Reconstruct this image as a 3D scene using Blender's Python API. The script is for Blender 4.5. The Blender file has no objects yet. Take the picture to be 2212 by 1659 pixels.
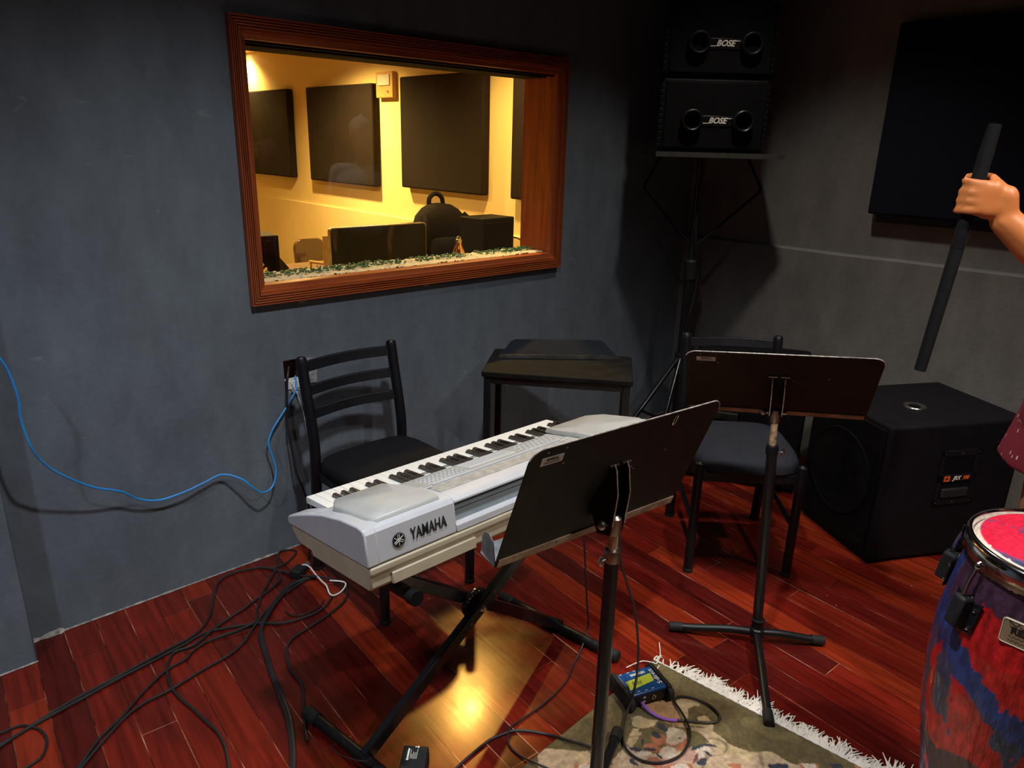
import bpy, bmesh, math, random
from mathutils import Vector, Matrix, noise
random.seed(7)
sc = bpy.context.scene
COL = sc.collection
PI = math.pi
rad = math.radians

# ------------------------------------------------------------------ camera
H = 1.5
FPX, CXP, CYP = 1577.0, 1106.0, 829.5
AX = Vector((0.737, 0.195, 0.648)).normalized()
UPc = Vector((0.026, 0.949, -0.315))
UPc = (UPc - AX * UPc.dot(AX)).normalized()
AY = UPc.cross(AX)
if AY.z < 0: AY = -AY

def ray(px, py):
    d = Vector((px - CXP, -(py - CYP), FPX))
    return Vector((AX.dot(d), AY.dot(d), UPc.dot(d)))
def atz(px, py, z=0.0):
    d = ray(px, py); t = (z - H) / d.z
    return Vector((d.x * t, d.y * t, z))
def aty(px, py, Y):
    d = ray(px, py); t = Y / d.y
    return Vector((d.x * t, Y, H + d.z * t))
def atx(px, py, X):
    d = ray(px, py); t = X / d.x
    return Vector((X, d.y * t, H + d.z * t))
def atr(px, py, r):
    d = ray(px, py).normalized()
    return Vector((0, 0, H)) + d * r

cam = bpy.data.cameras.new('camera')
cam.sensor_width = 36.0
cam.lens = FPX / 2212.0 * 36.0
cam.clip_start = 0.05
camo = bpy.data.objects.new('camera', cam)
COL.objects.link(camo)
right = Vector((AX.x, AY.x, UPc.x)); upv = Vector((AX.y, AY.y, UPc.y)); fwd = Vector((AX.z, AY.z, UPc.z))
M = Matrix.Identity(4)
for i in range(3):
    M[i][0] = right[i]; M[i][1] = upv[i]; M[i][2] = -fwd[i]
M[0][3], M[1][3], M[2][3] = 0, 0, H
camo.matrix_world = M
sc.camera = camo

# ------------------------------------------------------------------ world, exposure, room lights
sc.view_settings.view_transform = 'Standard'
sc.view_settings.look = 'None'
sc.view_settings.gamma = 1.0
sc.view_settings.use_curve_mapping = False
sc.view_settings.exposure = 0.12
sc.cycles.use_denoising = True
sc.cycles.sample_clamp_indirect = 4.0
w = bpy.data.worlds.new('World'); sc.world = w
w.use_nodes = True
w.node_tree.nodes['Background'].inputs[0].default_value = (0.6, 0.7, 0.9, 1)
w.node_tree.nodes['Background'].inputs[1].default_value = 0.006

def spot(name, loc, target, energy, color, angle, blend=0.7, size=0.05):
    l = bpy.data.lights.new(name, 'SPOT'); l.energy = energy; l.color = color
    l.spot_size = rad(angle); l.spot_blend = blend; l.shadow_soft_size = size
    o = bpy.data.objects.new(name, l); COL.objects.link(o)
    o.location = loc
    o.rotation_euler = (Vector(target) - Vector(loc)).to_track_quat('-Z', 'Y').to_euler()
    return o
STUDIO = [
    ('ceiling_spot_middle', (0.80, 0.80, 2.78), (0.85, 0.95, 0.0), 135, (0.95, 0.98, 1.0), 118, 0.85),
    ('ceiling_spot_left', (-0.85, 0.95, 2.78), (-0.7, 1.05, 0.0), 120, (0.82, 0.89, 1.0), 108, 0.9),
    ('ceiling_spot_right', (2.60, 1.50, 2.78), (2.55, 1.3, 0.0), 62, (1.0, 0.93, 0.84), 92, 0.9),
    ('ceiling_spot_front', (1.6, -0.6, 2.78), (1.75, 0.0, 0.0), 150, (1.0, 0.92, 0.84), 98, 1.0),
    ('reflection_fill_spot', (2.55, -0.15, 2.78), (2.5, 0.0, 0.0), 38, (1.0, 0.93, 0.86), 84, 0.8),  # added fill spot, brightens the person mirrored in the window
]
for n, l, t, e, c, a, b in STUDIO:
    spot(n, l, t, e, c, a, b)
WARM = (1.0, 0.63, 0.20)

# ------------------------------------------------------------------ node helpers / materials
def nodes(name):
    m = bpy.data.materials.new(name); m.use_nodes = True
    nt = m.node_tree
    b = nt.nodes['Principled BSDF']
    return m, nt, b
def N(nt, t, **kw):
    n = nt.nodes.new(t)
    for k, v in kw.items():
        if k.startswith('i_'):
            n.inputs[k[2:].replace('_', ' ')].default_value = v
        else:
            setattr(n, k, v)
    return n
def ramp(nt, fac, stops):
    r = nt.nodes.new('ShaderNodeValToRGB')
    el = r.color_ramp.elements
    while len(el) < len(stops): el.new(0.5)
    for e, (p, c) in zip(el, stops):
        e.position = p; e.color = (c[0], c[1], c[2], 1)
    nt.links.new(fac, r.inputs[0])
    return r.outputs[0]
def mat(name, col, rough=0.5, metal=0.0, var=0.12, scale=18.0, bump=0.0, bscale=120.0, spec=None, coat=0.0, rvar=0.1):
    m, nt, b = nodes(name)
    tc = N(nt, 'ShaderNodeTexCoord')
    nz = N(nt, 'ShaderNodeTexNoise'); nz.inputs['Scale'].default_value = scale; nz.inputs['Detail'].default_value = 6
    nt.links.new(tc.outputs['Object'], nz.inputs['Vector'])
    lo = [c * (1 - var) for c in col]; hi = [min(1, c * (1 + var)) for c in col]
    c = ramp(nt, nz.outputs[0], [(0.3, lo), (0.7, hi)])
    nt.links.new(c, b.inputs['Base Color'])
    mr = N(nt, 'ShaderNodeMapRange')
    mr.inputs['From Min'].default_value = 0.3; mr.inputs['From Max'].default_value = 0.7
    mr.inputs['To Min'].default_value = max(0.02, rough - rvar * rough); mr.inputs['To Max'].default_value = min(1, rough + rvar * rough)
    nt.links.new(nz.outputs[0], mr.inputs['Value']); nt.links.new(mr.outputs[0], b.inputs['Roughness'])
    b.inputs['Metallic'].default_value = metal
    if spec is not None: b.inputs['Specular IOR Level'].default_value = spec
    b.inputs['Coat Weight'].default_value = coat
    if bump:
        n2 = N(nt, 'ShaderNodeTexNoise'); n2.inputs['Scale'].default_value = bscale; n2.inputs['Detail'].default_value = 4
        nt.links.new(tc.outputs['Object'], n2.inputs['Vector'])
        bp = N(nt, 'ShaderNodeBump'); bp.inputs['Strength'].default_value = bump; bp.inputs['Distance'].default_value = 0.002
        nt.links.new(n2.outputs[0], bp.inputs['Height']); nt.links.new(bp.outputs[0], b.inputs['Normal'])
    return m
def plaster(name, c1, c2, scuff=0.25, rough=0.7):
    m, nt, b = nodes(name)
    tc = N(nt, 'ShaderNodeTexCoord')
    n1 = N(nt, 'ShaderNodeTexNoise', i_Scale=1.7, i_Detail=8.0, i_Roughness=0.6)
    n2 = N(nt, 'ShaderNodeTexNoise', i_Scale=9.0, i_Detail=10.0, i_Roughness=0.7)
    mp = N(nt, 'ShaderNodeMapping'); mp.inputs['Scale'].default_value = (1.0, 1.0, 0.45)
    nt.links.new(tc.outputs['Object'], mp.inputs['Vector'])
    nt.links.new(mp.outputs[0], n1.inputs['Vector']); nt.links.new(mp.outputs[0], n2.inputs['Vector'])
    c = ramp(nt, n1.outputs[0], [(0.35, c1), (0.65, c2)])
    mix = N(nt, 'ShaderNodeMixRGB', blend_type='MULTIPLY'); mix.inputs[0].default_value = 0.8
    c2r = ramp(nt, n2.outputs[0], [(0.3, (0.72, 0.72, 0.72)), (0.7, (1.2, 1.2, 1.2))])
    nt.links.new(c, mix.inputs[1]); nt.links.new(c2r, mix.inputs[2])
    # chalky scuffs: thin streaks
    n3 = N(nt, 'ShaderNodeTexNoise', i_Scale=6.0, i_Detail=3.0, i_Distortion=1.5)
    mp3 = N(nt, 'ShaderNodeMapping'); mp3.inputs['Scale'].default_value = (1.2, 1.2, 3.2); mp3.inputs['Rotation'].default_value = (0.2, 0.5, 0.3)
    nt.links.new(tc.outputs['Object'], mp3.inputs['Vector']); nt.links.new(mp3.outputs[0], n3.inputs['Vector'])
    s = ramp(nt, n3.outputs[0], [(0.70, (0, 0, 0)), (0.76, (1, 1, 1))])
    ms = N(nt, 'ShaderNodeMixRGB', blend_type='MIX')
    mm = N(nt, 'ShaderNodeMath', operation='MULTIPLY'); mm.inputs[1].default_value = scuff
    nt.links.new(s, mm.inputs[0]); nt.links.new(mm.outputs[0], ms.inputs[0])
    nt.links.new(mix.outputs[0], ms.inputs[1]); ms.inputs[2].default_value = (0.35, 0.37, 0.38, 1)
    nt.links.new(ms.outputs[0], b.inputs['Base Color'])
    b.inputs['Roughness'].default_value = rough
    b.inputs['Specular IOR Level'].default_value = 0.3
    n4 = N(nt, 'ShaderNodeTexNoise', i_Scale=60.0, i_Detail=5.0)
    nt.links.new(tc.outputs['Object'], n4.inputs['Vector'])
    bp = N(nt, 'ShaderNodeBump'); bp.inputs['Strength'].default_value = 0.35; bp.inputs['Distance'].default_value = 0.003
    nt.links.new(n4.outputs[0], bp.inputs['Height']); nt.links.new(bp.outputs[0], b.inputs['Normal'])
    return m
def floor_mat():
    m, nt, b = nodes('red_floorboards')
    L = nt.links.new
    tc = N(nt, 'ShaderNodeTexCoord')
    mp = N(nt, 'ShaderNodeMapping'); mp.inputs['Rotation'].default_value = (0, 0, rad(4)); mp.inputs['Location'].default_value = (-0.045, 0, 0)
    L(tc.outputs['Object'], mp.inputs['Vector'])
    sx = N(nt, 'ShaderNodeSeparateXYZ'); L(mp.outputs[0], sx.inputs[0])
    def M2(op, a, bv):
        n = N(nt, 'ShaderNodeMath', operation=op)
        for k, v in enumerate((a, bv)):
            if v is None: continue
            if isinstance(v, (int, float)): n.inputs[k].default_value = v
            else: L(v, n.inputs[k])
        return n.outputs[0]
    u = M2('DIVIDE', sx.outputs[0], 0.088)
    iu = M2('FLOOR', u, None); fu = M2('FRACT', u, None)
    wn = N(nt, 'ShaderNodeTexWhiteNoise', noise_dimensions='1D'); L(iu, wn.inputs['W'])
    v = M2('ADD', M2('DIVIDE', sx.outputs[1], 1.15), M2('MULTIPLY', wn.outputs['Value'], 7.3))
    iv = M2('FLOOR', v, None); fv = M2('FRACT', v, None)
    cb = N(nt, 'ShaderNodeCombineXYZ'); L(iu, cb.inputs[0]); L(iv, cb.inputs[1])
    wn2 = N(nt, 'ShaderNodeTexWhiteNoise', noise_dimensions='2D'); L(cb.outputs[0], wn2.inputs['Vector'])
    base = ramp(nt, wn2.outputs['Value'], [(0.0, (0.085, 0.007, 0.006)), (0.35, (0.135, 0.009, 0.006)), (0.75, (0.185, 0.013, 0.007)), (1.0, (0.29, 0.030, 0.009))])
    # grain
    mg = N(nt, 'ShaderNodeMapping'); mg.inputs['Scale'].default_value = (26, 1.6, 1); L(mp.outputs[0], mg.inputs['Vector'])
    g = N(nt, 'ShaderNodeTexNoise', i_Scale=2.0, i_Detail=8.0, i_Distortion=0.6); L(mg.outputs[0], g.inputs['Vector'])
    gc = ramp(nt, g.outputs[0], [(0.3, (0.55, 0.5, 0.5)), (0.7, (1.25, 1.25, 1.25))])
    mx = N(nt, 'ShaderNodeMixRGB', blend_type='MULTIPLY'); mx.inputs[0].default_value = 1.0
    L(base, mx.inputs[1]); L(gc, mx.inputs[2])
    # seams: dark with pale dust here and there
    d1 = M2('MINIMUM', fu, M2('SUBTRACT', 1.0, fu)); d2 = M2('MINIMUM', fv, M2('SUBTRACT', 1.0, fv))
    s1 = M2('LESS_THAN', d1, 0.014); s2 = M2('LESS_THAN', d2, 0.0010)
    seam = M2('MAXIMUM', s1, s2)
    dn = N(nt, 'ShaderNodeTexNoise', i_Scale=5.0, i_Detail=6.0); L(tc.outputs['Object'], dn.inputs['Vector'])
    sc_ = ramp(nt, dn.outputs[0], [(0.46, (0.03, 0.006, 0.004)), (0.56, (0.25, 0.07, 0.035)), (0.68, (0.6, 0.36, 0.24))])
    m2 = N(nt, 'ShaderNodeMixRGB'); L(seam, m2.inputs[0]); L(mx.outputs[0], m2.inputs[1]); L(sc_, m2.inputs[2])
    # specks and chips
    vo = N(nt, 'ShaderNodeTexVoronoi', i_Scale=9.0); L(tc.outputs['Object'], vo.inputs['Vector'])
    sp = M2('LESS_THAN', vo.outputs['Distance'], 0.016)
    m3 = N(nt, 'ShaderNodeMixRGB'); L(sp, m3.inputs[0]); L(m2.outputs[0], m3.inputs[1]); m3.inputs[2].default_value = (0.55, 0.42, 0.33, 1)
    L(m3.outputs[0], b.inputs['Base Color'])
    rn = N(nt, 'ShaderNodeTexNoise', i_Scale=7.0, i_Detail=8.0); L(tc.outputs['Object'], rn.inputs['Vector'])
    mr = N(nt, 'ShaderNodeMapRange'); mr.inputs['From Min'].default_value = 0.3; mr.inputs['From Max'].default_value = 0.7
    mr.inputs['To Min'].default_value = 0.15; mr.inputs['To Max'].default_value = 0.27
    L(rn.outputs[0], mr.inputs['Value']); L(mr.outputs[0], b.inputs['Roughness'])
    b.inputs['Specular IOR Level'].default_value = 0.5
    b.inputs['Specular IOR Level'].default_value = 0.9; b.inputs['Specular Tint'].default_value = (1.0, 0.70, 0.32, 1)
    hgt = M2('ADD', M2('MULTIPLY', M2('SUBTRACT', 1.0, seam), 0.6), M2('MULTIPLY', g.outputs[0], 0.25))
    bp = N(nt, 'ShaderNodeBump'); bp.inputs['Strength'].default_value = 0.25; bp.inputs['Distance'].default_value = 0.002
    L(hgt, bp.inputs['Height']); L(bp.outputs[0], b.inputs['Normal'])
    return m
def wood_mat(name, c1, c2, axis=0, rough=0.4):
    m, nt, b = nodes(name)
    tc = N(nt, 'ShaderNodeTexCoord'); mp = N(nt, 'ShaderNodeMapping')
    s = [40, 40, 40]; s[axis] = 2.5
    mp.inputs['Scale'].default_value = s
    nt.links.new(tc.outputs['Object'], mp.inputs['Vector'])
    nz = N(nt, 'ShaderNodeTexNoise', i_Scale=1.0, i_Detail=6.0, i_Distortion=0.8)
    nt.links.new(mp.outputs[0], nz.inputs['Vector'])
    nt.links.new(ramp(nt, nz.outputs[0], [(0.3, c1), (0.7, c2)]), b.inputs['Base Color'])
    b.inputs['Roughness'].default_value = rough
    return m
def emit(name, col, s):
    m, nt, b = nodes(name)
    b.inputs['Emission Color'].default_value = (*col, 1); b.inputs['Emission Strength'].default_value = s
    return m
def attr_mat(name, rough, bump=0.0, bscale=200, coat=0.0, stretch=(1, 1, 1)):
    m, nt, b = nodes(name)
    a = N(nt, 'ShaderNodeVertexColor', layer_name='paint')
    tc = N(nt, 'ShaderNodeTexCoord')
    nz = N(nt, 'ShaderNodeTexNoise', i_Scale=90.0, i_Detail=4.0)
    nt.links.new(tc.outputs['Object'], nz.inputs['Vector'])
    r = ramp(nt, nz.outputs[0], [(0.3, (0.75, 0.75, 0.75)), (0.7, (1.2, 1.2, 1.2))])
    mx = N(nt, 'ShaderNodeMixRGB', blend_type='MULTIPLY'); mx.inputs[0].default_value = 1.0
    nt.links.new(a.outputs[0], mx.inputs[1]); nt.links.new(r, mx.inputs[2])
    nt.links.new(mx.outputs[0], b.inputs['Base Color'])
    b.inputs['Roughness'].default_value = rough; b.inputs['Coat Weight'].default_value = coat
    if bump:
        mp = N(nt, 'ShaderNodeMapping'); mp.inputs['Scale'].default_value = stretch
        nt.links.new(tc.outputs['Object'], mp.inputs['Vector'])
        n2 = N(nt, 'ShaderNodeTexNoise', i_Scale=float(bscale), i_Detail=4.0); nt.links.new(mp.outputs[0], n2.inputs['Vector'])
        bp = N(nt, 'ShaderNodeBump'); bp.inputs['Strength'].default_value = bump; bp.inputs['Distance'].default_value = 0.003
        nt.links.new(n2.outputs[0], bp.inputs['Height']); nt.links.new(bp.outputs[0], b.inputs['Normal'])
    return m

MT = {}
MT['wall'] = plaster('blue_grey_plaster', (0.118, 0.140, 0.170), (0.156, 0.188, 0.216))
MT['wallb'] = plaster('grey_plaster', (0.17, 0.162, 0.15), (0.215, 0.205, 0.188), scuff=0.12)
MT['wally'] = mat('yellow_plaster', (0.78, 0.63, 0.32), 0.75, var=0.05, scale=2.5, spec=0.2)
MT['ceil'] = plaster('dark_ceiling', (0.05, 0.05, 0.055), (0.07, 0.07, 0.075))
MT['ceily'] = plaster('cream_ceiling', (0.62, 0.42, 0.2), (0.68, 0.46, 0.22), scuff=0.0)
MT['floor'] = floor_mat()
MT['frame_h'] = wood_mat('varnished_wood_horizontal', (0.26, 0.045, 0.012), (0.48, 0.11, 0.026), 0, 0.35)
MT['frame_v'] = wood_mat('varnished_wood_vertical', (0.22, 0.042, 0.012), (0.42, 0.095, 0.024), 2, 0.35)
MT['black'] = mat('black_paint', (0.007, 0.007, 0.009), 0.38, spec=0.35, bump=0.15)
MT['blackgl'] = mat('gloss_black_paint', (0.010, 0.010, 0.011), 0.22, bump=0.25, bscale=60)
MT['rubber'] = mat('black_rubber', (0.013, 0.013, 0.014), 0.65, spec=0.35)
MT['matte'] = mat('matte_black_paint', (0.006, 0.006, 0.007), 0.85, spec=0.2)
MT['cable'] = mat('black_cable', (0.020, 0.017, 0.018), 0.45)
MT['fabric'] = mat('black_seat_cloth', (0.007, 0.007, 0.009), 0.9, spec=0.15, bump=0.6, bscale=500)
MT['fabricg'] = mat('charcoal_seat_cloth', (0.017, 0.019, 0.026), 0.85, spec=0.25, bump=0.6, bscale=500)
MT['tablewood'] = mat('worn_dark_varnish', (0.010, 0.009, 0.008), 0.7, spec=0.12, var=0.4, bump=0.3, bscale=90)
MT['steel'] = mat('scratched_steel', (0.42, 0.41, 0.38), 0.32, 1.0, var=0.3)
MT['chrome'] = mat('chrome', (0.75, 0.75, 0.74), 0.12, 1.0, var=0.05)
MT['brass'] = mat('worn_brass_tube', (0.60, 0.40, 0.24), 0.4, 0.5, var=0.55, scale=60)
MT['worn'] = mat('rubbed_brown_steel', (0.33, 0.24, 0.17), 0.5, 0.4, var=0.4, scale=30)
MT['desk'] = mat('satin_black_steel', (0.008, 0.007, 0.006), 0.55, var=0.25, bump=0.1, spec=0.22)
MT['deskedge'] = mat('chipped_grey_edge', (0.50, 0.47, 0.43), 0.4, 0.5, var=0.5, scale=80)
MT['trayin'] = mat('grey_tray_steel', (0.20, 0.22, 0.24), 0.5, 0.3, var=0.3, scale=40)
MT['plate'] = mat('silvery_label', (0.50, 0.46, 0.43), 0.45, 0.2)
MT['ink'] = mat('dark_print', (0.012, 0.012, 0.014), 0.5)
MT['silver'] = mat('silver_grey_plastic', (0.52, 0.53, 0.56), 0.38, var=0.05, bump=0.05)
MT['pod'] = mat('warm_grey_plastic', (0.46, 0.46, 0.44), 0.42, var=0.05)
MT['beige'] = mat('yellowed_beige_plastic', (0.46, 0.40, 0.28), 0.45, var=0.08)
MT['panel'] = mat('pale_panel_plastic', (0.55, 0.54, 0.50), 0.25, var=0.08, coat=0.3)
MT['recess'] = mat('blue_grey_plastic', (0.25, 0.30, 0.33), 0.35, var=0.1)
MT['keyw'] = mat('white_key_plastic', (0.86, 0.86, 0.83), 0.25, var=0.02)
MT['keyb'] = mat('black_key_plastic', (0.012, 0.011, 0.011), 0.22)
MT['lcd'] = mat('display_window', (0.85, 0.86, 0.86), 0.10, var=0.05, coat=0.6)
MT['grille'] = mat('black_grille', (0.003, 0.003, 0.0035), 0.7, bump=0.8, bscale=500, spec=0.12)
MT['box'] = mat('black_speaker_shell', (0.005, 0.005, 0.006), 0.6, bump=0.5, bscale=260, spec=0.15)
MT['carpet'] = mat('black_textured_cabinet', (0.006, 0.005, 0.007), 0.65, bump=0.9, bscale=330, spec=0.15)
MT['foam'] = mat('dark_acoustic_cloth', (0.008, 0.008, 0.016), 0.9, spec=0.15, bump=0.6, bscale=300)
MT['foamb'] = mat('brown_acoustic_cloth', (0.014, 0.009, 0.007), 0.9, spec=0.2, var=0.25, scale=5, bump=0.6, bscale=300)
MT['logo'] = mat('cream_print', (0.80, 0.76, 0.66), 0.5)
MT['white'] = mat('white_plastic', (0.80, 0.78, 0.74), 0.4)
MT['orange'] = mat('orange_print', (0.85, 0.12, 0.02), 0.5)
MT['blue'] = mat('blue_cable', (0.03, 0.33, 0.85), 0.35)
MT['purple'] = mat('purple_sleeve', (0.34, 0.13, 0.62), 0.4)
MT['dibox'] = mat('blue_metal_box', (0.010, 0.075, 0.26), 0.3, var=0.1)
MT['tape'] = mat('lime_tape', (0.60, 0.74, 0.07), 0.6, var=0.05)
MT['knotch'] = mat('raw_brick', (0.16, 0.07, 0.04), 0.9, var=0.4, scale=40)
MT['plaster'] = mat('bare_plaster', (0.30, 0.27, 0.24), 0.9, var=0.5, scale=60)
MT['copper'] = mat('copper_bottle', (0.75, 0.42, 0.18), 0.18, 1.0)
MT['boxbrown'] = mat('tan_box', (0.45, 0.26, 0.09), 0.6)
MT['deskwood'] = mat('studio_desk_top', (0.10, 0.055, 0.025), 0.4)
MT['pebble'] = mat('white_gravel', (0.72, 0.70, 0.60), 0.7, var=0.3, scale=300, bump=1.0, bscale=300)
MT['green'] = mat('green_glass_pebbles', (0.03, 0.15, 0.08), 0.25, var=0.5, scale=60)
MT['fringe'] = mat('cream_wool', (0.84, 0.78, 0.70), 0.9, var=0.1)
MT['rug'] = attr_mat('woven_rug', 0.95, 0.7, 500)
MT['conga'] = attr_mat('painted_conga_shell', 0.38, 1.0, 70, 0.35, (2.2, 2.2, 0.6))
MT['head'] = attr_mat('painted_drum_head', 0.28, 0.5, 160, 0.4)
MT['skin'] = mat('warm_brown_skin', (0.62, 0.20, 0.055), 0.45, var=0.08, bump=0.1)
MT['shirt'] = mat('dark_red_cloth', (0.16, 0.010, 0.022), 0.85, bump=0.4, bscale=400)
MT['jeans'] = mat('dark_blue_cloth', (0.02, 0.03, 0.06), 0.85, bump=0.4, bscale=400)
MT['hair'] = mat('dark_hair', (0.015, 0.01, 0.008), 0.6, bump=0.8, bscale=200)
MT['lamp'] = emit('warm_lamp_disc', (1.0, 0.82, 0.5), 30)
MT['yellowc'] = mat('yellow_cable', (0.7, 0.5, 0.08), 0.5)
mg, nt, b = nodes('window_glass')
nt.nodes.remove(b)
_lw = N(nt, 'ShaderNodeLayerWeight'); _lw.inputs['Blend'].default_value = 0.5
_pw = N(nt, 'ShaderNodeMath', operation='POWER'); _pw.inputs[1].default_value = 5.0; nt.links.new(_lw.outputs['Facing'], _pw.inputs[0])
_fr = N(nt, 'ShaderNodeMath', operation='MULTIPLY_ADD'); _fr.inputs[1].default_value = 0.94; _fr.inputs[2].default_value = 0.042; nt.links.new(_pw.outputs[0], _fr.inputs[0])
_tr = N(nt, 'ShaderNodeBsdfTransparent'); _gl = N(nt, 'ShaderNodeBsdfGlossy', i_Roughness=0.0); _mx = N(nt, 'ShaderNodeMixShader')
_tr.inputs[0].default_value = (0.96, 0.97, 0.95, 1)
nt.links.new(_fr.outputs[0], _mx.inputs[0]); nt.links.new(_tr.outputs[0], _mx.inputs[1]); nt.links.new(_gl.outputs[0], _mx.inputs[2])
nt.links.new(_mx.outputs[0], nt.nodes['Material Output'].inputs[0])
MT['glass'] = mg

# ------------------------------------------------------------------ mesh builder
def basis(d):
    d = Vector(d).normalized()
    a = Vector((0, 0, 1)) if abs(d.z) < 0.9 else Vector((1, 0, 0))
    x = a.cross(d).normalized(); y = d.cross(x)
    return x, y, d
class MB:
    def __init__(s): s.v = []; s.f = []
    def add(s, vs, fs, M=None):
        o = len(s.v)
        for p in vs:
            p = Vector(p); s.v.append(tuple(M @ p) if M is not None else tuple(p))
        s.f += [tuple(i + o for i in f) for f in fs]
        return s
    def box(s, c, sz, rot=None, taper=1.0):
        x, y, z = [a / 2 for a in sz]
        vs = [(-x, -y, -z), (x, -y, -z), (x, y, -z), (-x, y, -z), (-x * taper, -y * taper, z), (x * taper, -y * taper, z), (x * taper, y * taper, z), (-x * taper, y * taper, z)]
        M = Matrix.Translation(Vector(c))
        if rot is not None:
            M = M @ (rot.to_4x4() if len(rot) == 3 else rot)
        return s.add(vs, [(0, 3, 2, 1), (4, 5, 6, 7), (0, 1, 5, 4), (1, 2, 6, 5), (2, 3, 7, 6), (3, 0, 4, 7)], M)
    def b2(s, lo, hi):
        lo = Vector(lo); hi = Vector(hi)
        return s.box((lo + hi) / 2, hi - lo)
    def prism(s, poly, h0, h1, M=None):
        n = len(poly)
        vs = [(p[0], p[1], h0) for p in poly] + [(p[0], p[1], h1) for p in poly]
        fs = [tuple(range(n - 1, -1, -1)), tuple(range(n, 2 * n))] + [(i, (i + 1) % n, n + (i + 1) % n, n + i) for i in range(n)]
        return s.add(vs, fs, M)
    def cyl(s, p0, p1, r0, r1=None, n=20):
        if r1 is None: r1 = r0
        return s.rings([(Vector(p0), r0), (Vector(p1), r1)], n)
    def rings(s, pr, n=16, closed=False, flat=None):
        pts = [Vector(p) for p, r in pr]; k = len(pts)
        vs = []; fs = []
        T = []
        for i in range(k):
            a = pts[max(0, i - 1)]; b = pts[min(k - 1, i + 1)]
            if closed: a = pts[(i - 1) % k]; b = pts[(i + 1) % k]
            t = (b - a)
            T.append(t.normalized() if t.length > 1e-9 else Vector((0, 0, 1)))
        x, y, _ = basis(T[0])
        for i in range(k):
            t = T[i]
            x = (x - t * x.dot(t))
            x = x.normalized() if x.length > 1e-6 else basis(t)[0]
            y = t.cross(x)
            r = pr[i][1]
            for j in range(n):
                a = 2 * PI * j / n
                vs.append(pts[i] + x * (math.cos(a) * r) + y * (math.sin(a) * r * (flat or 1)))
        m = k if closed else k - 1
        for i in range(m):
            for j in range(n):
                a = i * n + j; b_ = i * n + (j + 1) % n; c = ((i + 1) % k) * n + (j + 1) % n; d = ((i + 1) % k) * n + j
                fs.append((a, b_, c, d))
        if not closed:
            fs.append(tuple(range(n - 1, -1, -1))); fs.append(tuple(range((k - 1) * n, k * n)))
        return s.add(vs, fs)
    def tube(s, pts, r, n=8, closed=False):
        return s.rings([(p, r) for p in pts], n, closed)
    def lathe(s, prof, n=32, M=None, cap=True):
        vs = []; fs = []; k = len(prof)
        for r, z in prof:
            for j in range(n):
                a = 2 * PI * j / n; vs.append((r * math.cos(a), r * math.sin(a), z))
        for i in range(k - 1):
            for j in range(n):
                fs.append((i * n + j, i * n + (j + 1) % n, (i + 1) * n + (j + 1) % n, (i + 1) * n + j))
        if cap:
            fs.append(tuple(range(n - 1, -1, -1))); fs.append(tuple(range((k - 1) * n, k * n)))
        return s.add(vs, fs, M)
    def sph(s, c, r, n=14, sc3=(1, 1, 1)):
        c = Vector(c); k = n // 2
        prof = [(max(1e-4, math.sin(PI * i / k)) * r, -math.cos(PI * i / k) * r) for i in range(k + 1)]
        return s.lathe(prof, n, Matrix.Translation(c) @ Matrix.Diagonal((*sc3, 1)))
    def build(s, name, m, parent=None, smooth=True, bevel=0.0, seg=2, angle=35):
        me = bpy.data.meshes.new(name); me.from_pydata(s.v, [], s.f); me.update()
        me.materials.append(MT[m] if isinstance(m, str) else m)
        bm = bmesh.new(); bm.from_mesh(me); bmesh.ops.recalc_face_normals(bm, faces=bm.faces[:]); bm.to_mesh(me); bm.free()
        if smooth:
            me.shade_smooth(); me.set_sharp_from_angle(angle=rad(angle))
        o = bpy.data.objects.new(name, me); COL.objects.link(o)
        if parent is not None: o.parent = parent
        if bevel:
            md = o.modifiers.new('bevel', 'BEVEL'); md.width = bevel; md.segments = seg; md.limit_method = 'ANGLE'; md.angle_limit = rad(40)
            md.harden_normals = False
        return o
def tag(o, label, cat, group=None, kind=None):
    o['label'] = label; o['category'] = cat
    if group: o['group'] = group
    if kind: o['kind'] = kind
    return o
def thing(name, label, cat, loc=(0, 0, 0), rz=0.0, group=None, M=None):
    o = bpy.data.objects.new(name, None); COL.objects.link(o); o.empty_display_size = 0.1
    if M is not None: o.matrix_world = M
    else:
        o.location = loc; o.rotation_euler = (0, 0, rz)
    return tag(o, label, cat, group)
def struct(name, mb, m, **kw):
    o = mb.build(name, m, **kw); o['kind'] = 'structure'; return o
def dup(root, label, group=None):
    r = root.copy(); COL.objects.link(r); r['label'] = label
    if group: r['group'] = group
    for ch in list(root.children):
        c = ch.copy(); COL.objects.link(c); c.parent = r
        for g in list(ch.children):
            d = g.copy(); COL.objects.link(d); d.parent = c
    return r
def smooth_path(P, k=6, closed=False):
    P = [Vector(p) for p in P]; n = len(P); out = []
    for i in range(n - 1):
        a = P[max(0, i - 1)]; b_ = P[i]; c = P[i + 1]; d = P[min(n - 1, i + 2)]
        for j in range(k):
            t = j / k
            out.append(0.5 * ((2 * b_) + (c - a) * t + (2 * a - 5 * b_ + 4 * c - d) * t * t + (3 * b_ - a - 3 * c + d) * t ** 3))
    out.append(P[-1]); return out
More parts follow.
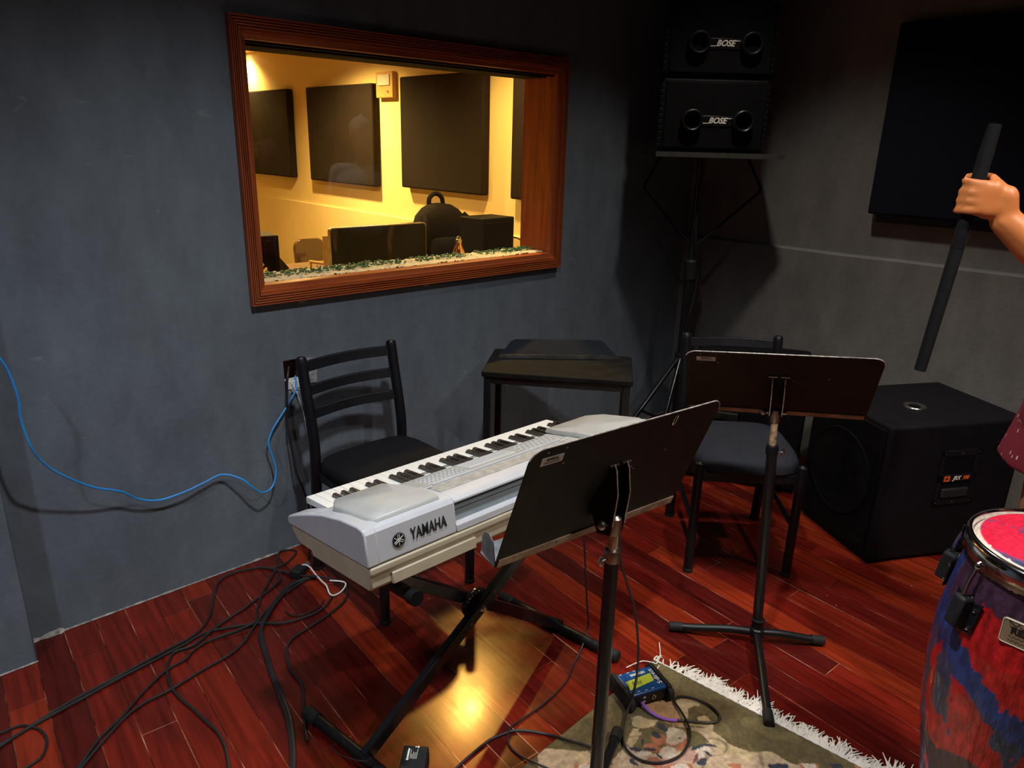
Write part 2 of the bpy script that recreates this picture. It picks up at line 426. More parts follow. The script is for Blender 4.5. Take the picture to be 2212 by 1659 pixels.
def text(body, size, m, parent, M, name='lettering', ext=0.0006, shear=0.0, sx=1.0, bold=0.0, align='CENTER'):
    cu = bpy.data.curves.new(name, 'FONT'); cu.body = body; cu.size = size; cu.extrude = ext; cu.shear = shear
    cu.align_x = align; cu.align_y = 'CENTER'; cu.offset = bold; cu.resolution_u = 3
    t = bpy.data.objects.new('tmp', cu); COL.objects.link(t)
    dg = bpy.context.evaluated_depsgraph_get(); dg.update()
    me = bpy.data.meshes.new_from_object(t.evaluated_get(dg))
    bpy.data.objects.remove(t); bpy.data.curves.remove(cu)
    me.name = name
    for v in me.vertices: v.co.x *= sx
    me.transform(M)
    me.materials.clear(); me.materials.append(MT[m])
    o = bpy.data.objects.new(name, me); COL.objects.link(o)
    if parent is not None: o.parent = parent
    return o
def frameM(o, x, y, z=None):
    x = Vector(x).normalized(); y = Vector(y); y = (y - x * y.dot(x)).normalized(); z = x.cross(y)
    Mx = Matrix.Identity(4)
    for i in range(3):
        Mx[i][0] = x[i]; Mx[i][1] = y[i]; Mx[i][2] = z[i]; Mx[i][3] = o[i]
    return Mx
def rrect(w, h, r, n=5, corners=(1, 1, 1, 1)):
    """centre rounded rectangle; corners: BL, BR, TR, TL"""
    P = []
    cs = [(-w / 2, -h / 2, 180), (w / 2, -h / 2, 270), (w / 2, h / 2, 0), (-w / 2, h / 2, 90)]
    for k, (x, y, a0) in enumerate(cs):
        if not corners[k]: P.append((x, y)); continue
        sxx = 1 if x > 0 else -1; syy = 1 if y > 0 else -1
        cx, cy = x - sxx * r, y - syy * r
        for i in range(n + 1):
            a = rad(a0 + 90 * i / n); P.append((cx + r * math.cos(a), cy + r * math.sin(a)))
    return P

# ================================================================== SETTING
YW = 2.36      # studio face of the wall with the window
YC = 2.56      # control room face of the same wall
XB = 3.5       # right wall of the studio
XC = 3.1       # far wall seen through the window
CEIL = 2.85
WX0, WX1, WZ0, WZ1 = 1.035, 2.425, 1.005, 1.79     # opening
HX0, HX1, HZ0, HZ1 = 1.092, 1.165, 0.617, 0.742    # broken socket hole

def wall_grid(mb, x0, x1, z0, z1, ya, yb, holes):
    xs = sorted({x0, x1, *[h[0] for h in holes], *[h[1] for h in holes]})
    zs = sorted({z0, z1, *[h[2] for h in holes], *[h[3] for h in holes]})
    for i in range(len(xs) - 1):
        for j in range(len(zs) - 1):
            cx = (xs[i] + xs[i + 1]) / 2; cz = (zs[j] + zs[j + 1]) / 2
            if any(h[0] < cx < h[1] and h[2] < cz < h[3] for h in holes): continue
            mb.b2((xs[i], ya, zs[j]), (xs[i + 1], yb, zs[j + 1]))
f = MB(); f.b2((-2.2, -2.8, -0.1), (XB + 0.2, YW + 0.02, 0.0)); struct('floor', f, 'floor', smooth=False)
wb = MB(); wall_grid(wb, -2.2, XB + 0.2, -0.1, CEIL, YW, YC - 0.02, [(WX0, WX1, WZ0, WZ1), (HX0, HX1, HZ0, HZ1)])
struct('wall_back', wb, 'wall', smooth=False)
wi = MB(); wall_grid(wi, 0.2, XC + 0.1, -0.1, 2.25, YC - 0.02, YC, [(WX0, WX1, WZ0, WZ1)])
struct('wall_control_room_front', wi, 'wally', smooth=False)
p = MB(); p.b2((-2.2, 2.25, -0.05), (0.207, YW + 0.01, CEIL)); struct('wall_pilaster', p, 'wall', bevel=0.004)
wr = MB(); wr.b2((XB, -2.8, -0.1), (XB + 0.2, YW + 0.05, CEIL)); struct('wall_right', wr, 'wallb', smooth=False)
# thicker lower part of the right wall, its worn top edge slightly uneven
lo = MB(); n = 60; vs = []; fs = []
for i in range(n + 1):
    y = -2.8 + (YW + 2.8) * i / n
    zt = 1.035 + 0.004 * noise.noise(Vector((y * 3, 0, 0))) + 0.012 * (YW - y) * 0.5
    xx = XB - 0.030 - 0.003 * noise.noise(Vector((y * 5, 3, 0)))
    vs += [(XB + 0.01, y, zt + 0.004), (xx + 0.005, y, zt - 0.001), (xx, y, zt - 0.007), (xx, y, -0.05)]
for i in range(n):
    for j in range(3):
        a = i * 4 + j; fs.append((a, a + 1, a + 5, a + 4))
lo.add(vs, fs); struct('wall_right_dado', lo, 'wallb')
wl = MB(); wl.b2((-2.4, -2.8, -0.1), (-2.2, YW, CEIL)); struct('wall_left', wl, 'wall', smooth=False)
wf = MB(); wf.b2((-2.4, -3.0, -0.1), (XB + 0.2, -2.8, CEIL)); struct('wall_front', wf, 'wall', smooth=False)
c = MB(); c.b2((-2.4, -3.0, CEIL), (XB + 0.2, YW + 0.2, CEIL + 0.1)); struct('ceiling', c, 'ceil', smooth=False)
# rough plaster seam where wall meets floor
tr = MB(); vs = []; fs = []; n = 240
for i in range(n + 1):
    x = 0.207 + (XB - 0.207) * i / n
    h = 0.0025 + 0.007 * abs(noise.noise(Vector((x * 22, 0, 1)))) ** 1.5 * 1.6 + (0.02 if x < 0.30 else 0) * abs(noise.noise(Vector((x * 60, 2, 1))))
    vs += [(x, YW + 0.001, h), (x, YW - 0.003 - h * 0.7, 0.0012)]
for i in range(n): fs.append((2 * i, 2 * i + 1, 2 * i + 3, 2 * i + 2))
tr.add(vs, fs); struct('trim_1', tr, 'plaster')
tr = MB(); vs = []; fs = []; n = 100
for i in range(n + 1):
    x = -1.4 + (0.207 + 1.4) * i / n
    h = 0.0025 + 0.006 * abs(noise.noise(Vector((x * 22, 0, 1))))
    vs += [(x, 2.251, h), (x, 2.247 - h * 0.7, 0.0012)]
for i in range(n): fs.append((2 * i, 2 * i + 1, 2 * i + 3, 2 * i + 2))
tr.add(vs, fs); struct('trim_2', tr, 'plaster')

# control room shell
cw = MB(); cw.b2((XC, YC, 0.0), (XC + 0.1, 7.3, 2.25)); struct('wall_control_room_far', cw, 'wally', smooth=False)
cw = MB(); cw.b2((XC - 0.02, YC, 0.0), (XC + 0.01, 7.3, 0.955)); struct('wall_control_room_dado', cw, 'wally', bevel=0.006)
cw = MB(); cw.b2((0.1, 7.2, 0.0), (XC + 0.1, 7.3, 2.25)); struct('wall_control_room_end', cw, 'wally', smooth=False)
cw = MB(); cw.b2((0.1, YC, 0.0), (0.2, 7.3, 2.25)); struct('wall_control_room_side', cw, 'wally', smooth=False)
cw = MB(); cw.b2((0.1, YC, 2.20), (XC + 0.1, 7.3, 2.28)); struct('ceiling_control_room', cw, 'ceily', smooth=False)
cw = MB(); cw.b2((0.1, YC - 0.02, -0.1), (XC + 0.1, 7.3, 0.0)); struct('floor_control_room', cw, 'deskwood', smooth=False)

# window: fluted frame, reveal, pane, sill
OX0, OX1, OZ0, OZ1 = 0.991, 2.470, 0.953, 1.843
win = bpy.data.objects.new('window_1', None); COL.objects.link(win); win.location = (1.73, YW, 0.953); win['kind'] = 'structure'
prof = [(0.0, 0.0), (0.0, -0.020)]
for k in range(5):
    a = 0.002 + k * 0.0082
    prof += [(a, -0.025), (a + 0.0046, -0.025), (a + 0.0054, -0.0165), (a + 0.0078, -0.0165)]
prof += [(0.046, -0.018), (0.050, -0.010), (0.066, -0.008), (0.068, 0.0), (0.068, 0.045), (0.060, 0.048), (0.060, 0.205)]
def frame_side(which):
    mb = MB(); P = []
    for t, y in prof:
        x0, x1, z0, z1 = OX0 + t * 0.8, OX1 - t * 0.8, OZ0 + t, OZ1 - t
        q = {'bottom': ((x0, z0), (x1, z0)), 'top': ((x0, z1), (x1, z1)), 'left': ((x0, z0), (x0, z1)), 'right': ((x1, z0), (x1, z1))}[which]
        P.append([(a[0] - 1.73, y, a[1] - 0.953) for a in q])
    vs = [a for q in P for a in q]; fs = [(2 * i, 2 * i + 1, 2 * i + 3, 2 * i + 2) for i in range(len(P) - 1)]
    mb.add(vs, fs)
    return mb
for s_, m_ in (('bottom', 'frame_h'), ('top', 'frame_h'), ('left', 'frame_v'), ('right', 'frame_v')):
    o = frame_side(s_).build('window_frame', m_, win, angle=30); o['kind'] = 'structure'
st_ = MB(); st_.b2((-0.682, 0.012, 0.816), (0.682, 0.030, 0.832)); st_.b2((-0.682, 0.060, 0.812), (0.682, 0.200, 0.832)); o = st_.build('window_reveal_shade', 'matte', win); o['kind'] = 'structure'  # added black strips, standing in for shade under the top of the reveal
g = MB(); g.b2((-0.70, 0.030, 0.05), (0.70, 0.035, 0.84)); o = g.build('window_pane', 'glass', win, smooth=False); o['kind'] = 'structure'
# two little pale wedges under the frame
for i, (a, b_) in enumerate(((640, 654), (908, 613))):
    q = aty(a + 10, b_ + 4, YW)
    mb = MB(); mb.box((0, -0.006, 0), (0.03, 0.012, 0.012)); o = mb.build('wooden_shim', 'plaster', None, bevel=0.001)
    o.location = (q.x, YW, 0.948); tag(o, 'small pale chip stuck under the left part of the window frame' if i == 0 else 'small pale chip stuck under the middle of the window frame', 'shim')
# gravel bed on the sill behind the pane
gv = MB(); n = 260; rows = 12; vs = []; fs = []
ZS = 1.013
for i in range(n + 1):
    x = WX0 + 0.012 + (WX1 - WX0 - 0.024) * i / n
    for j in range(rows + 1):
        y = YW + 0.036 + 0.155 * j / rows
        e = 0.0 if j in (0, rows) else 1.0
        vs.append((x, y, ZS + 0.004 + e * 0.004 + 0.011 * abs(noise.noise(Vector((x * 70, y * 70, 0)))) + 0.006 * noise.noise(Vector((x * 12, y * 14, 5)))))
for i in range(n):
    for j in range(rows):
        a = i * (rows + 1) + j; fs.append((a, a + rows + 1, a + rows + 2, a + 1))
gv.add(vs, fs); o = gv.build('white_gravel', 'pebble'); tag(o, 'white gravel bed along the window sill behind the glass', 'gravel', kind='stuff')
gp = MB()
for i in range(620):
    x = random.uniform(WX0 + 0.02, WX1 - 0.02); 
    if noise.noise(Vector((x * 9, 0, 0))) < -0.28: continue
    y = YW + random.uniform(0.085, 0.165) 
    r = random.uniform(0.003, 0.006)
    gp.sph((x, y, ZS + 0.014 + random.uniform(0, 0.008)), r, 6, (random.uniform(0.9, 2.0), random.uniform(0.8, 1.4), 0.7))
o = gp.build('green_pebbles', 'green'); tag(o, 'dark green glass pebbles scattered on the white sill gravel', 'pebbles', kind='stuff')

# acoustic panels of the control room (on the far wall)
def panel(name, x, y0, y1, z0, z1, th, m, label, group):
    w_, h_ = abs(y1 - y0), z1 - z0
    r = thing(name, label, 'acoustic panel', (x, (y0 + y1) / 2, z0), 0, group)
    mb = MB(); mb.box((-th / 2, 0, h_ / 2), (th, w_, h_)); mb.build('cloth_face', m, r, bevel=0.012, seg=3)
    mb = MB(); mb.box((0.0, 0, h_ / 2), (0.008, w_ - 0.06, h_ - 0.06)); mb.build('backing_board', 'black', r)
    return r
def ypx(px, py, X): return atx(px, py, X).y
TH = 0.06; XP = XC - TH - 0.004
G1 = 'brown acoustic panels on the yellow wall'
for (l, r_, zt, zb, lab) in ((400, 624, 1.87, 1.155, 'brown acoustic panel cut off by the left edge of the window frame'),
                           (665, 805, 1.87, 1.155, 'smaller brown acoustic panel left of the wall box on the yellow wall'),
                           (865, 1043, 1.895, 1.175, 'large brown acoustic panel above the backpack on the yellow wall'),
                           (1105, 1230, 1.895, 1.175, 'brown acoustic panel cut off by the right edge of the window frame')):
    ya = 7.1 if l == 400 else ypx(l, 280, XP); yb = ypx(r_, 280, XP) if r_ != 1230 else 2.65
    panel('acoustic_panel', XC - 0.006, ya, yb, zb, zt, TH, 'foamb', lab, G1)
# wall box
y0, y1 = ypx(822, 180, XC), ypx(858, 180, XC)
r = thing('wall_speaker', 'small tan wall box mounted between two brown panels', 'wall box', (XC, (y0 + y1) / 2, 1.78))
mb = MB(); mb.box((-0.02, 0, 0.075), (0.04, abs(y1 - y0), 0.17)); mb.build('casing', 'boxbrown', r, bevel=0.004)
mb = MB(); mb.box((-0.043, 0.0, 0.105), (0.008, abs(y1 - y0) * 0.7, 0.07)); mb.build('grille', 'pod', r, bevel=0.002)
mb = MB(); mb.sph((-0.043, -0.05, 0.03), 0.008, 10); mb.build('knob', 'chrome', r)
# control room downlights
def downlight(x, y, z, label, energy, ang=110):
    r = thing('ceiling_downlight', label, 'ceiling light', (x, y, z), 0, 'warm downlights of the control room')
    mb = MB(); mb.lathe([(0.045, 0.0), (0.062, -0.002), (0.066, -0.006), (0.05, -0.008), (0.045, -0.004)], 28, cap=False); mb.build('rim', 'white', r)
    mb = MB(); mb.lathe([(0.0005, -0.003), (0.045, -0.003)], 28, cap=False); mb.build('lamp_disc', 'lamp', r)
    spot('downlight_beam', (x, y, z - 0.02), (x, y, 0), energy, WARM, ang, 0.9, 0.045)
downlight(2.60, 3.16, 2.20, 'round warm ceiling downlight nearest the window', 125, 150)
downlight(2.50, 4.85, 2.20, 'round warm ceiling downlight in the middle of the control room', 330, 150)
q = atz(521, 115, 2.20)
downlight(min(q.x, 3.0), q.y - 0.1, 2.20, 'small bright ceiling light at the top left corner of the window', 110, 140)
downlight(1.5, 4.2, 2.20, 'round warm ceiling downlight over the left side of the control room', 210, 150)

# studio desk with monitor, speakers, bottle, backpack
DZ = 0.74
r = thing('studio_desk', 'long dark desk behind the window holding screen, bottle and speakers', 'desk', (2.1, 3.55, 0))
mb = MB(); mb.box((0, 0, DZ - 0.015), (1.6, 1.5, 0.03)); mb.build('desk_top', 'deskwood', r, bevel=0.004)
for sx_ in (-0.74, 0.74):
    for sy_ in (-0.69, 0.69):
        mb = MB(); mb.box((sx_, sy_, (DZ - 0.03) / 2), (0.05, 0.05, DZ - 0.03)); mb.build('leg', 'black', r, bevel=0.003)
# monitor
a = aty(709, 492, 3.2); b_ = aty(918, 478, 3.2); wd = b_.x - a.x
mz = DZ
r = thing('computer_monitor', 'wide dark computer screen with thin silver rim beside the backpack', 'monitor', ((a.x + b_.x) / 2, 3.2, mz))
mb = MB(); mb.prism(rrect(wd, a.z - mz - 0.02, 0.02), 0.0, 0.022, frameM((0, 0.011, (a.z - mz + 0.02) / 2), (1, 0, 0), (0, 0, 1))); mb.build('rim', 'steel', r, bevel=0.002)
mb = MB(); mb.prism(rrect(wd - 0.012, a.z - mz - 0.032, 0.016), 0.0, 0.004, frameM((0, -0.011, (a.z - mz + 0.02) / 2), (1, 0, 0), (0, 0, 1))); mb.build('screen', mat('dark_screen', (0.006, 0.010, 0.012), 0.4, spec=0.2), r)
mb = MB(); mb.box((0, 0.05, 0.06), (0.12, 0.02, 0.12)); mb.box((0, 0.05, 0.005), (0.24, 0.18, 0.01)); mb.build('stand', 'steel', r, bevel=0.002)
# wooden board behind the monitor's left edge
q = aty(707, 500, 3.3)
mb = MB(); mb.box((0, 0, 0.145), (0.05, 0.012, 0.29)); o = mb.build('wooden_board', 'boxbrown', None, bevel=0.002); o.location = (q.x + 0.02, 3.34, DZ)
tag(o, 'narrow light brown board standing behind the left edge of the screen', 'board')
# bottle
q = aty(991, 555, 3.06)
r = thing('metal_bottle', 'shiny copper coloured metal bottle with waisted body on the desk', 'bottle', (q.x, 3.06, DZ))
mb = MB(); mb.lathe([(0.001, 0), (0.030, 0.0), (0.032, 0.006), (0.032, 0.08), (0.027, 0.12), (0.032, 0.155), (0.032, 0.195), (0.021, 0.225), (0.014, 0.240), (0.014, 0.246)], 28); mb.build('body', 'copper', r)
mb = MB(); mb.lathe([(0.016, 0.244), (0.016, 0.262), (0.013, 0.266)], 20); mb.tube([Vector((0.012 * math.cos(t), 0, 0.266 + 0.012 * math.sin(t))) for t in [PI * k / 8 for k in range(9)]], 0.0025, 6); mb.build('cap', 'steel', r)
# backpack
q = aty(950, 480, 3.6)
r = thing('backpack', 'dark rounded backpack with a top loop standing behind the desk screen', 'backpack', (q.x, 3.6, DZ + 0.001))
hh = q.z - DZ
def blobprof(mb, pts, d0):
    n = 26; vs = []; fs = []
    for (z, wx, dy) in pts:
        for j in range(n):
            a = 2 * PI * j / n
            cx_, sy_ = math.cos(a), math.sin(a)
            e = 0.75
            vs.append((wx * math.copysign(abs(cx_) ** e, cx_), d0 + dy * math.copysign(abs(sy_) ** e, sy_), z + 0.006 * noise.noise(Vector((cx_ * 2, sy_ * 2, z * 12)))))
    k = len(pts)
    for i in range(k - 1):
        for j in range(n): fs.append((i * n + j, i * n + (j + 1) % n, (i + 1) * n + (j + 1) % n, (i + 1) * n + j))
    fs += [tuple(range(n - 1, -1, -1)), tuple(range((k - 1) * n, k * n))]
    mb.add(vs, fs)
mb = MB(); blobprof(mb, [(0, 0.16, 0.09), (0.03, 0.18, 0.10), (0.15, 0.185, 0.11), (hh - 0.02, 0.175, 0.11), (hh + 0.04, 0.155, 0.10), (hh + 0.08, 0.115, 0.08), (hh + 0.105, 0.07, 0.05), (hh + 0.11, 0.02, 0.02)], 0)
mb.build('body', mat('dark_brown_nylon', (0.006, 0.004, 0.004), 0.85, spec=0.15), r)
mb = MB(); blobprof(mb, [(0.02, 0.15, 0.02), (0.04, 0.17, 0.04), (0.16, 0.17, 0.05), (0.20, 0.14, 0.03), (0.21, 0.1, 0.01)], -0.12); mb.build('front_pocket', 'fabric', r)
mb = MB(); mb.tube(smooth_path([(-0.05, 0.04, hh + 0.09), (-0.045, 0.04, hh + 0.14), (0, 0.04, hh + 0.165), (0.045, 0.04, hh + 0.14), (0.055, 0.04, hh + 0.085)]), 0.014, 8); mb.build('top_loop', 'fabric', r)
for sx_ in (-1, 1):
    mb = MB(); mb.tube(smooth_path([(sx_ * 0.14, -0.05, hh + 0.05), (sx_ * 0.175, -0.10, hh - 0.02), (sx_ * 0.185, -0.10, 0.10), (sx_ * 0.17, -0.06, 0.03)]), 0.016, 8); mb.build('strap', 'fabric', r)
# right-hand speaker lying with its back to the window
q0 = aty(1003, 480, 3.15); q1 = aty(1108, 478, 3.15)
def box_speaker(name, label, cx_, cy_, z0, wd, dp, ht, rz, grp, back=True):
    r = thing(name, label, 'speaker', (cx_, cy_, z0), rz, grp)
    mb = MB(); mb.box((0, 0, ht / 2), (wd, dp, ht)); mb.build('cabinet', 'box', r, bevel=0.006, seg=3)
    mb = MB(); mb.box((0, -dp / 2 - 0.002, ht / 2), (wd * 0.84, 0.006, ht * 0.86)); mb.build('back_plate', 'grille', r, bevel=0.002)
    for (kx, kz) in (((-0.2, 0.1), (0.15, 0.12)) if back else ()):
        mb = MB(); mb.cyl((kx * wd, -dp / 2 - 0.004, ht * (0.5 + kz)), (kx * wd, -dp / 2 - 0.016, ht * (0.5 + kz)), 0.008, n=12); mb.build('socket', 'steel', r)
    return r
zt = q0.z
r = box_speaker('studio_speaker', 'black studio speaker on its side behind the right end of the window', (q0.x + q1.x) / 2 + 0.045, 3.22, DZ, 0.25, 0.19, zt - DZ + 0.015, rad(4), 'black studio speakers on the desk', False)
mb = MB(); mb.box((0.127, 0, 0.16), (0.004, 0.12, 0.16)); mb.build('side_panel', 'grille', r, bevel=0.001)
mb = MB(); mb.cyl((0.126, 0, 0.22), (0.136, 0, 0.22), 0.045, n=24); mb.build('port', 'rubber', r)
mb = MB(); mb.box((0.1295, -0.055, 0.08), (0.002, 0.018, 0.04)); mb.build('label_sticker', 'logo', r)
pth = [Vector((q1.x + 0.012, 3.2, 0.97)), Vector((q1.x + 0.035, 3.14, 0.965)), Vector((q1.x + 0.055, 3.12, 0.93)), Vector((q1.x + 0.06, 3.08, 0.80)), Vector((q1.x + 0.03, 3.05, 0.745))]
mb = MB(); mb.tube(smooth_path(pth), 0.004); o = mb.build('speaker_cable', 'cable'); tag(o, 'thin dark cable plugged into the side of the right studio speaker', 'cable')
# tan box behind the speaker
q = aty(1040, 468, 3.5)
mb = MB(); mb.box((0, 0, (q.z - DZ) / 2), (0.11, 0.16, q.z - DZ)); o = mb.build('cardboard_box', 'boxbrown', None, bevel=0.004); o.location = (q.x, 3.5, DZ)
tag(o, 'tan box standing behind the right studio speaker', 'box')
# left speaker
ql = aty(553, 510, 3.2); qr = aty(595, 520, 3.2)
r = box_speaker('studio_speaker', 'black studio speaker at the lower left corner of the window', (ql.x + qr.x) / 2 - 0.07, 3.30, DZ, 0.26, 0.22, ql.z - DZ, rad(-3), 'black studio speakers on the desk')
mb = MB(); mb.tube(smooth_path([aty(575, 580, 3.18), aty(562, 596, 3.1), aty(556, 604, 3.08), (1.46, 3.06, 0.78), (1.52, 3.0, 0.746), (1.62, 2.98, 0.746)]), 0.006); o = mb.build('yellow_plug_lead', 'yellowc'); tag(o, 'short yellow lead in front of the left studio speaker', 'cable')
# laptop-like dark wedge
a = aty(596, 542, 3.9); b_ = aty(630, 580, 3.9)
mb = MB(); mb.prism([(-0.02, 0), (b_.x - a.x + 0.02, 0.0), (b_.x - a.x, b_.z - DZ), (0, a.z - DZ), (-0.02, a.z - DZ)], 0, 0.02, frameM((0, 0, 0), (1, 0, 0), (0, 0, 1)))
o = mb.build('folded_stand', 'black', None, bevel=0.002); o.location = (a.x, 3.95, DZ)
tag(o, 'dark triangular wedge leaning beside the left studio speaker', 'stand')
# glossy chair far back
q = aty(671, 545, 5.0)
r = thing('office_chair', 'glossy dark brown chair with rounded back behind the desk', 'chair', (q.x, 5.0, 0))
mb = MB(); pr = rrect(0.25, 0.36, 0.07, 8)
mb.prism(pr, -0.018, 0.018, frameM((0, 0, q.z - 0.08), (1, 0, 0), (0, 0.12, 1))); mb.build('backrest', mat('glossy_brown_shell', (0.045, 0.022, 0.012), 0.12, coat=0.8), r, bevel=0.008, seg=3)
mb = MB(); mb.box((0, -0.22, 0.42), (0.30, 0.36, 0.05)); mb.build('seat', 'blackgl', r, bevel=0.02, seg=3)
for sx_ in (-1, 1):
    mb = MB(); mb.tube(smooth_path([(sx_ * 0.14, -0.02, 0.42), (sx_ * 0.18, -0.05, 0.55), (sx_ * 0.18, -0.3, 0.56)]), 0.014); mb.build('armrest', 'blackgl', r)
mb = MB(); mb.cyl((0, -0.2, 0.06), (0, -0.2, 0.4), 0.03); mb.build('column', 'steel', r)
for k in range(5):
    a = 2 * PI * k / 5
    mb = MB(); mb.cyl((0, -0.2, 0.09), (0.26 * math.cos(a), -0.2 + 0.26 * math.sin(a), 0.05), 0.02, 0.014, 10); mb.sph((0.26 * math.cos(a), -0.2 + 0.26 * math.sin(a), 0.025), 0.025, 10); mb.build('leg', 'rubber', r)
# wooden rail in front of the chair
a = aty(668, 565, 3.9); b_ = aty(716, 574, 3.9)
r = thing('wooden_rail', 'pale wooden rail sticking out left of the screen', 'rail', (a.x, 3.9, DZ))
mb = MB(); mb.cyl((0, 0, a.z - DZ), (b_.x - a.x + 0.03, 0.0, b_.z - DZ), 0.009, n=12); mb.build('rail', 'boxbrown', r)
mb = MB(); mb.cyl((0.01, 0, 0), (0.01, 0, a.z - DZ), 0.006, n=10); mb.build('post', 'steel', r)

# acoustic panel of the studio, right wall
ya = atx(1911, 257, XB - 0.05).y
r = thing('acoustic_panel', 'large dark navy acoustic panel on the grey right wall behind the raised hand', 'acoustic panel', (XB - 0.006, ya - 0.6, 1.236))
mb = MB(); mb.box((-0.03, 0, 0.387), (0.05, 1.2, 0.774)); mb.build('cloth_face', 'foam', r, bevel=0.008, seg=3)
mb = MB(); mb.box((-0.010, -0.012, 0.365), (0.026, 1.17, 0.80)); mb.build('backing_board', 'black', r)

# ================================================================== STUDIO OBJECTS
# ---- broken socket hole in the wall
hx = (HX0 + HX1) / 2
r = thing('wall_socket', 'broken wall socket hole with white plastic rest and loose wires behind the chair', 'socket', (hx, YW, HZ0))
def hb(mb, lo, hi): 
    return mb.b2((lo[0] - hx, lo[1] - YW, lo[2] - HZ0), (hi[0] - hx, hi[1] - YW, hi[2] - HZ0))
mb = MB(); hb(mb, (HX0, YW + 0.075, HZ0), (HX1, YW + 0.08, HZ1)); hb(mb, (HX0 + 0.001, YW + 0.01, HZ0 + 0.02), (HX0 + 0.004, YW + 0.075, HZ1)); hb(mb, (HX1 - 0.004, YW + 0.005, HZ0 + 0.03), (HX1 - 0.001, YW + 0.075, HZ1))
mb.build('raw_brickwork', 'knotch', r)
mb = MB()
for k in range(16):
    mb.box((random.uniform(-0.034, 0.034), random.uniform(-0.004, 0.03), random.uniform(0.0, 0.012)), (random.uniform(0.008, 0.016), 0.015, random.uniform(0.006, 0.016)), Matrix.Rotation(random.uniform(-0.5, 0.5), 3, 'Y'))
mb.build('crumbled_plaster', 'plaster', r, bevel=0.001)
mb = MB(); hb(mb, (HX0 + 0.012, YW + 0.004, HZ0 + 0.012), (HX1 - 0.004, YW + 0.040, HZ0 + 0.045)); mb.build('plastic_box', 'white', r, bevel=0.003)
mb = MB(); mb.prism([(HX1 - hx + 0.002, 0.026), (HX1 - hx + 0.052, 0.022), (HX1 - hx + 0.054, 0.07), (HX1 - hx + 0.05, 0.118), (HX1 - hx + 0.002, 0.122)], 0.0, 0.004, frameM((0, 0, 0), (1, 0, 0), (0, 0, 1)))
mb.build('cover_plate', mat('scraped_grey_plate', (0.30, 0.30, 0.31), 0.6, var=0.4, scale=40), r, bevel=0.001)
def wallcable(pts, rr, m, name, label, k=8):
    P = [aty(x, y, Y) for x, y, Y in pts]
    mb = MB(); mb.tube(smooth_path(P, k), rr, 8)
    o = mb.build(name, m); tag(o, label, 'cable'); return o
wallcable([(-60, 705, 2.16), (0, 775, 2.18), (22, 812, 2.19), (40, 865, 2.20), (45, 905, 2.21), (65, 962, 2.22), (92, 998, 2.24), (130, 1024, 2.26), (200, 1052, 2.29), (262, 1062, 2.31), (300, 1078, 2.325), (345, 1080, 2.33), (400, 1062, 2.33), (440, 1043, 2.335), (480, 1025, 2.335), (520, 1034, 2.31), (545, 1052, 2.30), (566, 1064, 2.30), (588, 1052, 2.31), (596, 1020, 2.32), (590, 990, 2.325), (580, 960, 2.33), (588, 930, 2.335), (606, 900, 2.34), (626, 868, 2.345), (640, 838, 2.35), (638, 812, 2.37)], 0.0033, 'blue', 'network_cable', 'bright blue network cable looping along the wall to the broken socket')
wallcable([(624, 792, 2.375), (621, 815, 2.35), (620, 850, 2.345), (620, 900, 2.34), (624, 940, 2.33), (632, 980, 2.32), (640, 1020, 2.31), (655, 1058, 2.30), (668, 1100, 2.29), (672, 1160, 2.27), (664, 1215, 2.24)], 0.0042, 'cable', 'power_lead', 'black lead hanging straight down from the broken socket')
wallcable([(626, 818, 2.38), (636, 838, 2.35), (648, 866, 2.345), (660, 910, 2.34), (672, 950, 2.33), (690, 985, 2.30)], 0.0014, 'white', 'white_wire', 'thin white wire hanging from the broken socket behind the chair')

# ---- floor cables, drawn as polylines over the boards
def floorcable(pts, rr, m, name, label, z=None, k=7, ends=(), wob=0.0):
    P = []
    for q in pts:
        if len(q) == 2: P.append(atz(q[0], q[1], rr + 0.0015))
        else: P.append(atz(q[0], q[1], q[2]))
    P = smooth_path(list(ends[:1] if ends else []) + P + list(ends[1:]), k)
    mb = MB(); mb.tube(P, rr, 8)
    o = mb.build(name, m); tag(o, label, 'cable', 'black cables tangled on the floor'); return o
FC = 'floor_cable'
floorcable([(-30, 1632), (0, 1613), (60, 1574), (141, 1529), (200, 1497), (260, 1464), (330, 1428), (400, 1391), (425, 1376), (460, 1362), (552, 1347), (610, 1346), (668, 1330), (700, 1312), (713, 1296), (718, 1286)], 0.0042, 'cable', FC, 'black cable running from the left floor edge to the white plug lead')
floorcable([(-30, 1620, 0.006), (20, 1598), (141, 1522), (260, 1458), (360, 1404), (422, 1370), (451, 1333), (461, 1290), (474, 1255), (512, 1235), (567, 1226), (610, 1235), (640, 1243, 0.012), (690, 1246, 0.02), (735, 1256, 0.01)], 0.0042, 'cable', FC, 'black cable curving up close to the wall and under the keyboard')
floorcable([(150, 1690), (172, 1655), (214, 1596), (260, 1552), (305, 1500), (358, 1449), (400, 1425), (416, 1408), (450, 1385), (512, 1362, 0.010), (552, 1342, 0.012), (556, 1315), (566, 1285), (590, 1240), (600, 1222)], 0.004, 'cable', FC, 'black cable rising from the bottom left corner to the socket area')
floorcable([(155, 1692, 0.010), (178, 1655), (262, 1558), (310, 1520), (370, 1489), (437, 1448), (490, 1418), (523, 1391), (549, 1353, 0.012), (575, 1320, 0.01), (601, 1295), (645, 1262), (682, 1243)], 0.004, 'cable', FC, 'black cable beside the rising pair crossing the boards lower down')
